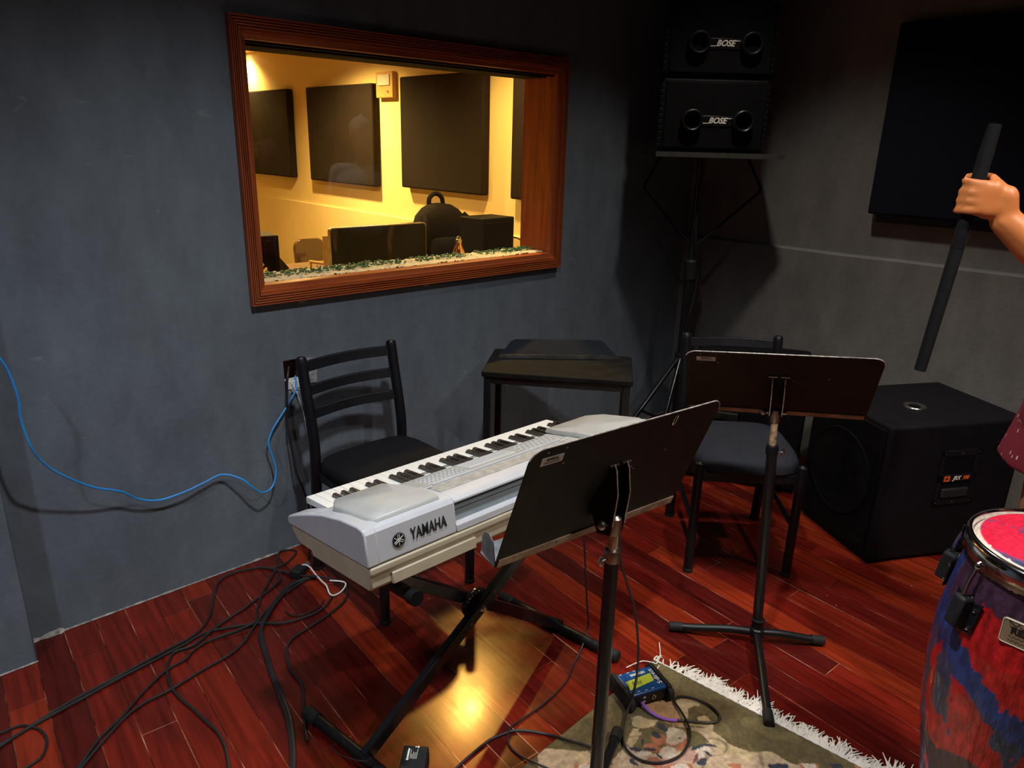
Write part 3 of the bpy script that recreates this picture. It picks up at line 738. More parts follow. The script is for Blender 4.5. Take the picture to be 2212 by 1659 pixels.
floorcable([(496, 1690), (494, 1655), (486, 1613), (470, 1582), (445, 1558), (415, 1530), (387, 1506), (368, 1480), (361, 1448), (366, 1425), (379, 1408), (420, 1392, 0.012), (474, 1350), (540, 1305), (601, 1258), (604, 1236)], 0.0042, 'cable', FC, 'black cable with a wide bend leaving the frame left of the thick cable')
floorcable([(628, 1690), (634, 1655), (633, 1607), (625, 1550), (610, 1506), (590, 1455), (575, 1411), (566, 1375), (566, 1353, 0.010), (590, 1310, 0.012), (615, 1280), (640, 1258), (682, 1245, 0.01)], 0.0062, 'cable', FC, 'thick black cable running straight down left of the stand foot')
floorcable([(624, 1690), (629, 1655), (628, 1607), (619, 1550), (603, 1506), (585, 1455), (571, 1411), (560, 1370), (572, 1335, 0.012), (600, 1290, 0.012), (636, 1255)], 0.0045, 'cable', FC, 'second black cable pressed along the thick one')
floorcable([(664, 1600), (659, 1570), (656, 1530), (653, 1483), (640, 1462), (627, 1446), (620, 1420), (621, 1394), (636, 1376), (662, 1359), (700, 1334), (725, 1316), (745, 1296), (750, 1275), (742, 1262)], 0.0042, 'cable', FC, 'black cable dropping in bends to the rubber foot of the stand')
floorcable([(-20, 1592), (0, 1584), (43, 1568), (66, 1570), (88, 1578), (101, 1600), (92, 1632), (70, 1650), (40, 1668)], 0.0035, 'cable', FC, 'small black cable loop in the bottom left corner')
floorcable([(603, 1222), (600, 1205), (608, 1190), (640, 1190), (620, 1215), (585, 1228)], 0.0035, 'cable', FC, 'small black cable curl against the wall under the chair')
floorcable([(616, 1320), (632, 1330), (660, 1326), (690, 1310), (700, 1296)], 0.0025, 'cable', FC, 'thin short black lead between the loops under the keyboard')
floorcable([(960, 1690), (987, 1658), (1024, 1625), (1050, 1604), (1069, 1593), (1108, 1579), (1140, 1579), (1165, 1583), (1190, 1588), (1230, 1600, 0.014), (1260, 1608, 0.014), (1290, 1622, 0.014), (1320, 1650, 0.014)], 0.0035, 'cable', FC, 'black cable crossing the yellow reflection onto the rug')
floorcable([(1268, 1300, 0.16), (1271, 1345, 0.06), (1262, 1385, 0.02), (1248, 1418), (1236, 1440), (1222, 1473), (1180, 1515), (1140, 1545), (1106, 1568, 0.008), (1097, 1590, 0.006), (1102, 1612), (1124, 1632), (1160, 1650, 0.012), (1200, 1668, 0.012)], 0.0028, 'cable', FC, 'thin black lead hanging from the keyboard and curling near the rug', ends=[aty(1262, 1165, 1.30), atz(1230, 1690, 0.012)])
floorcable([(715, 1612, 0.03), (735, 1630, 0.05), (760, 1640, 0.056), (790, 1645, 0.058), (812, 1650, 0.03), (840, 1668, 0.006)], 0.0018, 'cable', FC, 'thin black wire draped over the lower end of the stand bar')
# white plug lead and plug
P = [atz(641.6, 1226.8, 0.028), atz(657, 1220, 0.03), atz(669, 1225, 0.028), atz(682, 1241, 0.022), atz(694, 1254, 0.02), atz(705, 1265, 0.015), atz(712, 1282, 0.010), atz(722, 1286, 0.008), atz(738, 1277, 0.008), atz(747, 1262, 0.012), atz(738, 1256, 0.02), atz(712, 1254, 0.024)]
mb = MB(); mb.tube(smooth_path(P, 7), 0.0028); o = mb.build('white_plug_lead', 'white'); tag(o, 'white lead twisting over the black cables under the keyboard', 'cable')
q = atz(645, 1244, 0.0)
r = thing('power_plug', 'dark grey plug adaptor lying on the cables under the keyboard', 'plug', q)
mb = MB(); mb.box((0, 0, 0.017), (0.05, 0.04, 0.032), Matrix.Rotation(0.5, 3, 'Z')); mb.build('body', 'rubber', r, bevel=0.005)
mb = MB(); mb.cyl((0.028, 0.012, 0.018), (0.05, 0.022, 0.018), 0.012); mb.build('collar', mat('mid_grey_plastic', (0.09, 0.09, 0.1), 0.5), r, bevel=0.002)

# ---- chairs
def make_chair(name, label, loc, rz, cloth='fabric'):
    r = thing(name, label, 'chair', loc, rz, 'black stacking chairs')
    wx, dy = 0.18, 0.20           # half width and half depth between tube centres; front is -y
    R_ = 0.0165
    for s_ in (-1, 1):
        mb = MB(); mb.rings([((s_ * wx, -dy, 0.014), R_), ((s_ * wx, -dy, 0.43), R_), ((s_ * wx, -dy, 0.438), R_ * 0.9), ((s_ * wx, -dy, 0.444), R_ * 0.5), ((s_ * wx, -dy, 0.446), 0.001)], 18); o = mb.build('front_leg', 'black', r)
        mb2 = MB(); mb2.rings([((s_ * wx, -dy, 0.0), R_ * 1.08), ((s_ * wx, -dy, 0.014), R_ * 1.08), ((s_ * wx, -dy, 0.017), R_ * 0.9)], 18); mb2.build('rubber_tip', 'rubber', o)
        pth = [(s_ * wx, dy + 0.03, 0.014), (s_ * wx, dy + 0.015, 0.2), (s_ * wx, dy, 0.40), (s_ * wx, dy, 0.50), (s_ * wx, dy + 0.012, 0.58), (s_ * wx, dy + 0.035, 0.69), (s_ * wx, dy + 0.055, 0.79)]
        ps = smooth_path(pth, 5)
        mb = MB(); mb.rings([(p, R_ * 1.12) for p in ps] + [(ps[-1] + Vector((0, 0.002, 0.006)), R_ * 0.95), (ps[-1] + Vector((0, 0.003, 0.010)), R_ * 0.5), (ps[-1] + Vector((0, 0.003, 0.0105)), 0.001)], 18); o = mb.build('back_post', 'black', r)
        mb2 = MB(); mb2.rings([((s_ * wx, dy + 0.031, 0.0), R_ * 1.2), ((s_ * wx, dy + 0.03, 0.014), R_ * 1.2)], 18); mb2.build('rubber_tip', 'rubber', o)
    def slat(zc, hgt, name_='back_slat'):
        mb = MB(); n = 14; vs = []; fs = []
        yb = dy + (0.012 + (zc - 0.58) * 0.21 if zc > 0.58 else 0.004)
        for i in range(n + 1):
            t = i / n; x = -wx + 2 * wx * t; bow = 0.030 * math.sin(PI * t)
            for (dz, dyy) in ((-hgt / 2, -0.006), (hgt / 2, -0.006), (hgt / 2, 0.006), (-hgt / 2, 0.006)):
                vs.append((x, yb + bow + dyy + dz * 0.3, zc + dz))
        for i in range(n):
            for j in range(4): fs.append((i * 4 + j, i * 4 + (j + 1) % 4, i * 4 + 4 + (j + 1) % 4, i * 4 + 4 + j))
        fs += [(0, 1, 2, 3), (n * 4, n * 4 + 3, n * 4 + 2, n * 4 + 1)]
        mb.add(vs, fs); mb.build(name_, 'black', r, bevel=0.002)
    slat(0.762, 0.034); slat(0.682, 0.032); slat(0.602, 0.032)
    # seat cushion: rounded slab, wider behind the front legs, domed
    mb = MB(); n = 40; vs = []; fs = []; rows = [(0.94, 0.405), (1.0, 0.412), (1.0, 0.436), (0.97, 0.449), (0.90, 0.457), (0.6, 0.462), (0.2, 0.464)]
    for k, z in rows:
        for j in range(n):
            a = 2 * PI * j / n
            cx_, sy_ = math.cos(a), math.sin(a)
            hw = 0.186 + 0.018 * (0.5 + 0.5 * sy_)
            vs.append((hw * k * math.copysign(abs(cx_) ** 0.42, cx_), -0.006 + 0.212 * k * math.copysign(abs(sy_) ** 0.5, sy_), z))
    for i in range(len(rows) - 1):
        for j in range(n): fs.append((i * n + j, i * n + (j + 1) % n, (i + 1) * n + (j + 1) % n, (i + 1) * n + j))
    fs += [tuple(range(n - 1, -1, -1)), tuple(range((len(rows) - 1) * n, len(rows) * n))]
    mb.add(vs, fs); mb.build('seat_cushion', cloth, r, angle=60)
    mb = MB()
    mb.box((0, -dy + 0.004, 0.388), (2 * wx - 0.02, 0.012, 0.036)); mb.box((0, dy - 0.004, 0.388), (2 * wx - 0.02, 0.012, 0.036))
    for s_ in (-1, 1): mb.box((s_ * (wx - 0.004), 0, 0.388), (0.012, 2 * dy - 0.02, 0.036))
    mb.build('seat_frame', 'black', r, bevel=0.002)
    for s_ in (-1, 1):
        mb = MB(); mb.cyl((s_ * wx, -dy, 0.20), (s_ * wx, dy + 0.014, 0.22), 0.009, n=12); mb.build('side_stretcher', 'black', r)
    return r
make_chair('chair', 'black slatted chair standing against the wall behind the keyboard', (1.262, 1.940, 0), rad(1.0))
make_chair('chair', 'black chair with charcoal seat behind the far music stand', (2.375, 1.285, 0), rad(-45.2), 'fabricg')

# ---- side table with loose music desk on it
TZ = 0.66
c4 = [atz(x, y, TZ) for x, y in ((1036, 803), (1072, 752), (1367, 770), (1365, 825))]
ctr = sum(c4, Vector()) / 4
ex = ((c4[3] - c4[0]) + (c4[2] - c4[1])).normalized(); ang = math.atan2(ex.y, ex.x)
tw = ((c4[3] - c4[0]).length + (c4[2] - c4[1]).length) / 2; td = 0.34
r = thing('side_table', 'small black table with worn glossy top under the window by the keyboard', 'table', (ctr.x, ctr.y, 0), ang)
mb = MB(); mb.prism(rrect(tw, td, 0.012, 4), TZ - 0.022, TZ); mb.build('table_top', 'tablewood', r, bevel=0.004, seg=3)
for sx_ in (-1, 1):
    for sy_ in (-1, 1):
        mb = MB(); mb.box((sx_ * (tw / 2 - 0.022), sy_ * (td / 2 - 0.022), (TZ - 0.022) / 2), (0.026, 0.026, TZ - 0.022)); mb.build('leg', 'blackgl', r, bevel=0.002)
mb = MB()
for sy_ in (-1, 1): mb.box((0, sy_ * (td / 2 - 0.022), TZ - 0.036), (tw - 0.07, 0.020, 0.028))
for sx_ in (-1, 1): mb.box((sx_ * (tw / 2 - 0.022), 0, TZ - 0.036), (0.020, td - 0.07, 0.028))
mb.build('apron_frame', 'blackgl', r, bevel=0.002)
TM = Matrix.Translation((ctr.x, ctr.y, TZ)) @ Matrix.Rotation(ang, 4, 'Z')
q = (atz(1078, 769, TZ + 0.01) + atz(1337, 772, TZ + 0.01)) / 2
wdk = (atz(1078, 769, TZ + 0.01) - atz(1337, 772, TZ + 0.01)).length
dq = (atz(1337, 772, TZ + 0.01) - atz(1078, 769, TZ + 0.01))
r = thing('music_desk', 'loose black music stand desk lying on the side table, metal lip forward', 'music desk', q - Vector((0, 0, 0.009)), math.atan2(dq.y, dq.x))
k = wdk / 2
pl = [(-k + 0.0, 0), (k, 0), (k - 0.020, 0.04), (k - 0.045, 0.115), (k - 0.062, 0.130), (-k + 0.075, 0.130), (-k + 0.055, 0.115), (-k + 0.020, 0.04)]
mb = MB(); mb.prism(pl, 0, 0.0025, frameM((0, 0.012, 0.006), (1, 0, 0), (0, 0.94, 0.28))); mb.build('desk_plate', mat('navy_black_steel', (0.010, 0.013, 0.020), 0.8, spec=0.12), r, bevel=0.0008)
mb = MB(); mb.b2((-k, -0.004, 0.001), (k, 0.014, 0.003)); mb.b2((-k, -0.006, 0.001), (k, -0.003, 0.017)); mb.build('lip', 'steel', r)

# ---- music stands
def stand(name, label, c_, yaw, tilt, roll, base, legs, grp, with_clip):
    r = thing(name, label, 'music stand', (base[0], base[1], 0), 0, grp)
    B = Vector((base[0], base[1], 0))
    X = Vector((math.cos(yaw), math.sin(yaw), 0)); Nn = Vector((-math.sin(yaw), math.cos(yaw), 0)); Z = Vector((0, 0, 1))
    Y = Z * math.cos(tilt) - Nn * math.sin(tilt)
    X2 = X * math.cos(roll) + Y * math.sin(roll); Y2 = -X * math.sin(roll) + Y * math.cos(roll)
    W, Hh = 0.51, 0.32
    C_ = Vector(c_) - B
    Mx = frameM(C_, X2, Y2)                 # +z of this frame looks towards the camera (back of the desk)
    mb = MB(); mb.prism(rrect(W, Hh, 0.030, 6, (0, 0, 1, 1)), -0.0012, 0.0012, Mx); dk = mb.build('desk_plate', 'desk', r)
    # chipped bright edge along the top and sides
    pr = rrect(W, Hh, 0.030, 6, (0, 0, 1, 1)); seq = pr[2:-0 or None]
    path = [Mx @ Vector((p[0], p[1], 0)) for p in pr[1:]]
    path = path[1:-1]
    mb = MB(); mb.tube(path, 0.0016, 6); mb.build('rolled_edge', 'deskedge', r)
    # tray: folded lip going away from the camera, with rounded upturned ends
    tz = 0.062
    pts = [(-W / 2, 0), (W / 2, 0), (W / 2 + 0.004, -tz * 0.75), (W / 2 - 0.015, -tz), (-W / 2 + 0.015, -tz), (-W / 2 - 0.004, -tz * 0.75)]
    Mt = Mx @ Matrix.Translation((0, -Hh / 2, 0)) @ Matrix.Rotation(PI / 2 - 0.10, 4, 'X')
    mb = MB(); mb.prism([(a, -b2) if False else (a, b2) for a, b2 in pts], -0.001, 0.001, Mt); mb.build('tray', 'trayin', r)
    mb = MB()
    for s_ in (-1,):
        e = [(0, 0), (0.0, 0.010), (0.024, 0.052), (0.042, 0.058), (0.055, 0.050), (0.058, 0.03), (0.050, 0.0)]
        Me = frameM(Mx @ Vector((s_ * W / 2, -Hh / 2, 0)), Mx.to_3x3() @ Vector((0, 0, -1)), Mx.to_3x3() @ Vector((0, 1, 0)))
        mb.prism(e, -0.001, 0.001, Me)
    mb.build('tray_end', 'trayin', r)
    # folded lower edge on the back with rivets
    mb = MB(); mb.box((0, -Hh / 2 + 0.011, 0.0025), (W - 0.01, 0.022, 0.0025), None)
    mb.v = [tuple(Mx @ Vector(p)) for p in mb.v]; hem = mb.build('lower_fold', 'worn', r)
    for kx in (-0.21, -0.10, 0.04, 0.11, 0.21):
        mb = MB(); mb.sph((0, 0, 0), 0.0035, 8, (1, 1, 0.5)); mb.v = [tuple(Mx @ (Vector(p) + Vector((kx, -Hh / 2 + 0.013, 0.004)))) for p in mb.v]; mb.build('rivet', 'steel', hem)
    # label plate
    Ml = Mx @ Matrix.Translation((-W / 2 + 0.055, Hh / 2 - 0.034, 0.0014))
    mb = MB(); mb.prism(rrect(0.052, 0.020, 0.001, 2), 0, 0.0006, Ml); lb = mb.build('label_plate', 'plate', r)
    text('IMPERIAL', 0.0085, 'ink', lb, Ml @ Matrix.Translation((0, 0.0035, 0.0008)), 'lettering', 0.0002, 0.25, 0.85, 0.0002)
    for kz in (-0.0025, -0.0055):
        mb = MB(); mb.box((0, kz, 0.0008), (0.038, 0.0008, 0.0003)); mb.v = [tuple(Ml @ Vector(p)) for p in mb.v]; mb.build('print_line', 'ink', lb)
    for kx, kz in ((-0.215, 0.148), (-0.172, 0.148), (-0.168, 0.108), (0.13, 0.05), (0.04, 0.03), (0.05, 0.02)):
        mb = MB(); mb.sph((0, 0, 0), 0.0022, 8, (1, 1, 0.5)); mb.v = [tuple(Mx @ (Vector(p) + Vector((kx, kz, 0.0015)))) for p in mb.v]; mb.build('rivet', 'steel', r)
    if with_clip:
        mb = MB(); mb.tube([Mx @ Vector((0.115 + 0.004 * math.cos(t), Hh / 2 - 0.02 + 0.014 * math.sin(t), 0.003)) for t in [2 * PI * i / 16 for i in range(16)]], 0.0012, 6, True); mb.build('paper_clip', 'chrome', r)
    # bracket: two bent side plates from the desk back to the pole head
    back = Mx.to_3x3() @ Vector((0, 0, 1))
    head = Mx @ Vector((0.0, -0.085, 0.050))       # pole head joint
    hl = Mx.inverted() @ head
    side = [(0.055, 0.002), (-0.10, 0.002), (-0.125, 0.030), (-0.10, 0.062), (-0.06, 0.055), (0.0, 0.040), (0.045, 0.014)]
    for s_ in (-1, 1):
        Ms = frameM(Mx @ Vector((s_ * 0.017, 0, 0)), Mx.to_3x3() @ Vector((0, 1, 0)), back)
        mb = MB(); mb.prism(side, -0.0012, 0.0012, Ms); pl_ = mb.build('bracket_plate', 'desk', r, bevel=0.0005)
        path = [Ms @ Vector((a, b2, 0)) for a, b2 in side[3:]]
        mb = MB(); mb.tube([Ms @ Vector((-0.075, 0.059, 0))] + path[1:] + [Ms @ Vector((0.055, 0.003, 0))], 0.0017, 6); mb.build('worn_edge', 'deskedge', pl_)
        mb = MB(); mb.cyl(Ms @ Vector((0.052, 0.003, -0.012)), Ms @ Vector((0.052, 0.003, 0.012)), 0.0025, n=8); mb.build('tab', 'steel', pl_)
    mb = MB(); mb.cyl(Mx @ Vector((-0.032, -0.078, 0.044)), Mx @ Vector((0.030, -0.078, 0.044)), 0.0065, n=14); mb.sph(Mx @ Vector((-0.034, -0.078, 0.044)), 0.011, 10); mb.build('pivot_bolt', 'steel', r)
    # poles
    hz = head
    low_top = 0.672 if with_clip else 0.66
    hb_ = Vector((0, 0, 0.05)); top = Vector((hz.x, hz.y, hz.z))
    t = (low_top - 0.05) / (top.z - 0.05); mid = hb_.lerp(top, t)
    mb = MB(); mb.cyl(mid - Vector((0, 0, 0.02)), top + Vector((0, 0, 0.004)), 0.0105, n=20); mb.build('upper_pole', 'brass', r)
    mb = MB(); mb.rings([(top - Vector((0, 0, 0.022)), 0.013), (top - Vector((0, 0, 0.004)), 0.016), (top + Vector((0, 0, 0.018)), 0.015), (top + Vector((0, 0, 0.024)), 0.008)], 16); mb.build('pole_head', 'steel', r)
    mb = MB(); mb.cyl(hb_, mid, 0.0155, n=20); mb.build('lower_pole', 'blackgl', r)
    mb = MB(); mb.rings([(mid - Vector((0, 0, 0.022)), 0.0175), (mid - Vector((0, 0, 0.003)), 0.0185), (mid + Vector((0, 0, 0.006)), 0.017), (mid + Vector((0, 0, 0.008)), 0.012)], 20); mb.build('collar', 'steel' if with_clip else 'black', r)
    sd = X * (-1 if with_clip else 1)
    m2 = mid - Vector((0, 0, 0.014))
    mb = MB(); mb.cyl(m2 + sd * 0.014, m2 + sd * 0.034, 0.0035, n=10); mb.rings([(m2 + sd * 0.030 + Vector((0, 0, 0.010)), 0.004), (m2 + sd * 0.034, 0.0045), (m2 + sd * 0.030 - Vector((0, 0, 0.010)), 0.004)], 8); mb.build('thumbscrew', 'steel', r)
    mb = MB(); mb.rings([(Vector((0, 0, 0.022)), 0.012), (Vector((0, 0, 0.030)), 0.022), (Vector((0, 0, 0.058)), 0.0225), (Vector((0, 0, 0.062)), 0.018), (Vector((0, 0, 0.085)), 0.018), (Vector((0, 0, 0.088)), 0.021), (Vector((0, 0, 0.092)), 0.021), (Vector((0, 0, 0.094)), 0.016)], 22); mb.build('hub', 'black', r)
    for L_ in legs:
        tip = Vector((L_[0], L_[1], 0)) - B; tip.z = 0.016
        d = Vector((tip.x, tip.y, 0)); a0 = d.normalized() * 0.018 + Vector((0, 0, 0.042))
        mb = MB(); mb.rings([(p, 0.0125) for p in smooth_path([a0, a0.lerp(tip, 0.3) + Vector((0, 0, 0.004)), a0.lerp(tip, 0.7), tip])], 14); lg = mb.build('leg', 'black', r)
        u = (tip - a0).normalized()
        mb = MB(); mb.rings([(tip - u * 0.040, 0.0145), (tip - u * 0.004, 0.0155), (tip, 0.0150), (tip + u * 0.003, 0.011)], 16); mb.build('rubber_foot', 'rubber', lg)
    return r
S1N = Vector((math.sin(0.125), math.cos(0.125), 0))
b1 = (1.098 - S1N.x * 0.075 - 0.024, 0.863 - S1N.y * 0.075 + 0.030)
t1 = atz(1334, 1582, 0.016)
def around(b_, tip, n_=3):
    v = Vector((tip.x - b_[0], tip.y - b_[1], 0)); out = []
    for i in range(n_):
        q = Matrix.Rotation(2 * PI * i / n_, 3, 'Z') @ v; out.append((b_[0] + q.x, b_[1] + q.y))
    return out
G2 = 'black music stands seen from behind'
s1_ = stand('music_stand', 'nearest black music stand, its desk turned away in front of the keyboard', (1.098, 0.863, 0.831), -0.125, 0.378, 0.017, b1, around(b1, t1), G2, True)
s1_.location.z = 0.0055
b2_ = (1.919, 0.888)
tips = [atz(1447, 1352, 0.016), atz(1778, 1384, 0.016), atz(1661, 1562, 0.016)]
stand('music_stand', 'farther black music stand in front of the charcoal chair', (1.919, 0.937, 0.855), -0.989, 0.720, 0.081, b2_, [(t.x, t.y) for t in tips], G2, False)

# ---- keyboard
yaw, roll, pit = 0.0069, -0.0034, -0.1191
U = Vector((math.cos(yaw) * math.cos(roll), math.sin(yaw) * math.cos(roll), math.sin(roll)))
D0 = Vector((-math.sin(yaw), math.cos(yaw), 0)); W0 = U.cross(D0)
KM = frameM((0.68, 1.1395, 0.600), U, D0 * math.cos(pit) + W0 * math.sin(pit))
kb = thing('electronic_keyboard', 'silver electronic keyboard on the folding stand, its back with the maker name towards the camera', 'keyboard', M=KM)
L = 0.981
def loft(mb, prof_, u0, u1, taper=0.0):
    """prof_: (d, w) polygon swept along u"""
    n = len(prof_); vs = [(u0, d, w_) for d, w_ in prof_] + [(u1, d, w_) for d, w_ in prof_]
    mb.add(vs, [tuple(range(n - 1, -1, -1)), tuple(range(n, 2 * n))] + [(i, (i + 1) % n, n + (i + 1) % n, n + i) for i in range(n)])
DK, UK, WK = 0.376, 0.060, 0.1016
# beige lower tray
mb = MB(); loft(mb, [(0.012, 0.0), (0.004, 0.010), (0.004, 0.034), (-0.002, 0.040), (-0.002, 0.056), (0.352, 0.056), (0.350, 0.040), (0.320, 0.014), (0.262, 0.012), (0.258, 0.0)], 0.004, L - 0.004); mb.build('lower_case', 'beige', kb, bevel=0.006, seg=3)
mb = MB(); loft(mb, [(-0.004, 0.003), (-0.004, 0.030), (0.01, 0.030), (0.01, 0.003)], 0.055, 0.285); mb.build('lower_rear_block', 'beige', kb, bevel=0.002)
mb = MB(); loft(mb, [(-0.004, 0.003), (-0.004, 0.030), (0.01, 0.030), (0.01, 0.003)], L - 0.285, L - 0.055); mb.build('lower_rear_block', 'beige', kb, bevel=0.002)
# silver upper case: rear wall with long recess, top deck, two cheeks
rear = [(0.0, 0.058), (0.002, 0.130), (0.010, 0.1405), (0.030, 0.1440), (0.12, 0.136), (0.232, 0.117), (0.232, 0.060)]
R0, R1 = 0.235, 0.745
mb = MB(); loft(mb, rear, 0.010, R0); mb.build('end_case', 'silver', kb, bevel=0.004, seg=3)
mb = MB(); loft(mb, rear, R1, L); mb.build('end_case', 'silver', kb, bevel=0.004, seg=3)
mb = MB(); loft(mb, [(0.0, 0.058), (0.0, 0.074), (0.004, 0.078), (0.016, 0.080), (0.022, 0.123), (0.003, 0.127), (0.004, 0.133), (0.024, 0.1395), (0.12, 0.134), (0.232, 0.115), (0.232, 0.060)], R0, R1); mb.build('centre_case', 'silver', kb, bevel=0.0015)
mb = MB(); loft(mb, [(0.0155, 0.0805), (0.0215, 0.1225), (0.019, 0.1225), (0.013, 0.0805)], R0 + 0.001, R1 - 0.001); mb.build('rear_recess_panel', 'recess', kb)
mb = MB(); loft(mb, [(0.0165, 0.109), (0.0175, 0.1125), (0.012, 0.1125), (0.011, 0.109)], R0 + 0.003, R1 - 0.003); mb.build('rear_recess_rail', 'recess', kb)
ck = [(0.0, 0.058), (0.002, 0.130), (0.010, 0.1405), (0.030, 0.1440), (0.10, 0.1405), (0.18, 0.128), (0.25, 0.110), (0.31, 0.092), (0.350, 0.0790), (0.359, 0.072), (0.357, 0.060), (0.350, 0.056)]
mb = MB(); ck = [(d_ - (0.0006 if d_ < 0.02 else 0), w_) for d_, w_ in ck]; loft(mb, ck, -0.001, 0.030); loft(mb, [(0.225, 0.058), (0.225, 0.117)] + ck[6:], 0.02, 0.052); mb.build('end_cheek', 'silver', kb, bevel=0.004, seg=3)
mb = MB(); loft(mb, ck, L - 0.070, L + 0.001); mb.build('end_cheek', 'silver', kb, bevel=0.004, seg=3)
# raised warm grey speaker pods on both ends
def pod(u0, u1, curve):
    n = 10; P = []
    e0, e1 = 0.012, 0.234
    if curve > 0:
        out = [(u0 + 0.012, e0 + 0.006), (u1, e0 + 0.006)] + [(u1 + 0.016 * math.sin(PI * (i / n) * 0.5) - 0.03 * (i / n) ** 2, e0 + (e1 - e0) * (i / n)) for i in range(1, n + 1)] + [(u0 + 0.03, e1), (u0, e1 - 0.05), (u0 + 0.0, e0 + 0.03)]
    else:
        out = [(u0, e0 + 0.006), (u1 - 0.012, e0 + 0.006), (u1, e0 + 0.03), (u1, e1 - 0.05), (u1 - 0.03, e1)] + [(u0 - 0.016 * math.sin(PI * (1 - i / n) * 0.5) + 0.03 * (1 - i / n) ** 2, e1 - (e1 - e0) * (i / n)) for i in range(0, n)]
    def top(d): return 0.1445 - max(0, d - 0.02) * 0.04 - max(0, d - 0.10) * 0.085
    cu = sum(p[0] for p in out) / len(out); cd = sum(p[1] for p in out) / len(out)
    k = len(out); vs = []
    for sca, dz in ((1.0, -0.004), (0.99, 0.003), (0.955, 0.008)):
        for a, b_ in out:
            aa = cu + (a - cu) * sca; bb = cd + (b_ - cd) * sca
            vs.append((aa, bb, top(bb) + dz))
    fs = []
    for i in range(2):
        for j in range(k): fs.append((i * k + j, i * k + (j + 1) % k, (i + 1) * k + (j + 1) % k, (i + 1) * k + j))
    vs.append((cu, cd, top(cd) + 0.009)); c0 = len(vs) - 1
    for j in range(k): fs.append((2 * k + j, 2 * k + (j + 1) % k, c0))
    mb = MB(); mb.add(vs, fs); return mb
pod(0.030, 0.205, 1).build('speaker_pod', 'pod', kb, angle=50)
pod(L - 0.235, L - 0.012, -1).build('speaker_pod', 'pod', kb, angle=50)
# glossy control panel with its display, slot, buttons
def deckz(d): return 0.1395 - (d - 0.024) * 0.0573 if d < 0.12 else 0.134 - (d - 0.12) * 0.1696
def dbox(mb, u0, u1, d0, d1, h, off=0.0):
    vs = []
    for (u_, d_) in ((u0, d0), (u1, d0), (u1, d1), (u0, d1)): vs.append((u_, d_, deckz(d_) + off))
    for (u_, d_) in ((u0, d0), (u1, d0), (u1, d1), (u0, d1)): vs.append((u_, d_, deckz(d_) + off + h))
    mb.add(vs, [(0, 3, 2, 1), (4, 5, 6, 7), (0, 1, 5, 4), (1, 2, 6, 5), (2, 3, 7, 6), (3, 0, 4, 7)])
mb = MB(); dbox(mb, 0.225, 0.735, 0.125, 0.222, 0.002, 0.0005); pn = mb.build('control_panel', 'panel', kb, bevel=0.001)
mb = MB(); dbox(mb, 0.400, 0.560, 0.150, 0.208, 0.002, 0.0025); mb.build('display', 'lcd', kb, bevel=0.0008)
mb = MB(); dbox(mb, 0.260, 0.700, 0.116, 0.121, 0.003, 0.0005); mb.build('music_rest_slot', 'silver', kb, bevel=0.001)
mb = MB(); dbox(mb, 0.24, 0.74, 0.060, 0.110, 0.0008, 0.0004); mb.build('faded_label_strip', mat('dusty_grey_film', (0.40, 0.39, 0.36), 0.4, var=0.2, scale=60), kb)
btn = MB()
for i in range(10):
    for j in range(4):
        u_ = 0.262 + i * 0.0125; d_ = 0.138 + j * 0.018
        dbox(btn, u_, u_ + 0.008, d_, d_ + 0.006, 0.0025, 0.002)
btn.build('button_field', 'silver', kb)
btn = MB()
for i in range(8):
    for j in range(3):
        u_ = 0.590 + i * 0.016; d_ = 0.140 + j * 0.024
        dbox(btn, u_, u_ + 0.009, d_, d_ + 0.008, 0.0025, 0.002)
btn.build('button_field', 'silver', kb)
mb = MB()
for i in range(3): dbox(mb, 0.222 + i * 0.009, 0.227 + i * 0.009, 0.100, 0.104, 0.0015, 0.001)
mb.build('small_print', 'recess', kb)
# wire rest lying along the key edge
mb = MB()
for d_ in (0.222, 0.231):
    mb.tube([(0.25, d_, 0.123), (0.745, d_, 0.123)], 0.0011, 6)
for i in range(37): mb.tube([(0.255 + i * 0.0135, 0.222, 0.123), (0.258 + i * 0.0135, 0.231, 0.123)], 0.0008, 5)
mb.build('wire_music_rest', 'cable', kb)
# pitch wheel
mb = MB(); mb.cyl((L - 0.052, 0.255, 0.104), (L - 0.040, 0.255, 0.104), 0.020, n=24); mb.build('pitch_wheel', 'cable', kb, bevel=0.002)
mb = MB(); mb.box((L - 0.046, 0.255, 0.103), (0.034, 0.06, 0.012)); mb.build('wheel_surround', 'pod', kb, bevel=0.003)
# key slip under the keys
mb = MB(); loft(mb, [(0.236, 0.058), (0.352, 0.058), (0.352, 0.074), (0.236, 0.080)], 0.052, L - 0.070); mb.build('key_bed', 'silver', kb, bevel=0.002)
# keys
KW = 0.0235
mb = MB()
vs = []; n = 0
prof_k = [(DK - 0.145, WK - 0.012), (DK - 0.145, WK), (DK - 0.003, WK), (DK, WK - 0.003), (DK, WK - 0.016), (DK - 0.006, WK - 0.018)]
loft(mb, prof_k, 0.0005, KW - 0.0006)
k0 = mb.build('white_key', 'keyw', kb, bevel=0.0008)
wkeys = [k0]
k0.location = (UK, 0, 0)
for i in range(1, 36):
    o = k0.copy(); COL.objects.link(o); o.parent = kb; o.location = (UK + i * KW, 0, 0)
mb = MB()
BL0, BL1 = DK - 0.145, DK - 0.050
vs = [(-0.0055, BL0, WK - 0.004), (0.0055, BL0, WK - 0.004), (0.0055, BL1, WK - 0.004), (-0.0055, BL1, WK - 0.004),
      (-0.0044, BL0, WK + 0.0115), (0.0044, BL0, WK + 0.0115), (0.0044, BL1 - 0.010, WK + 0.0105), (-0.0044, BL1 - 0.010, WK + 0.0105)]
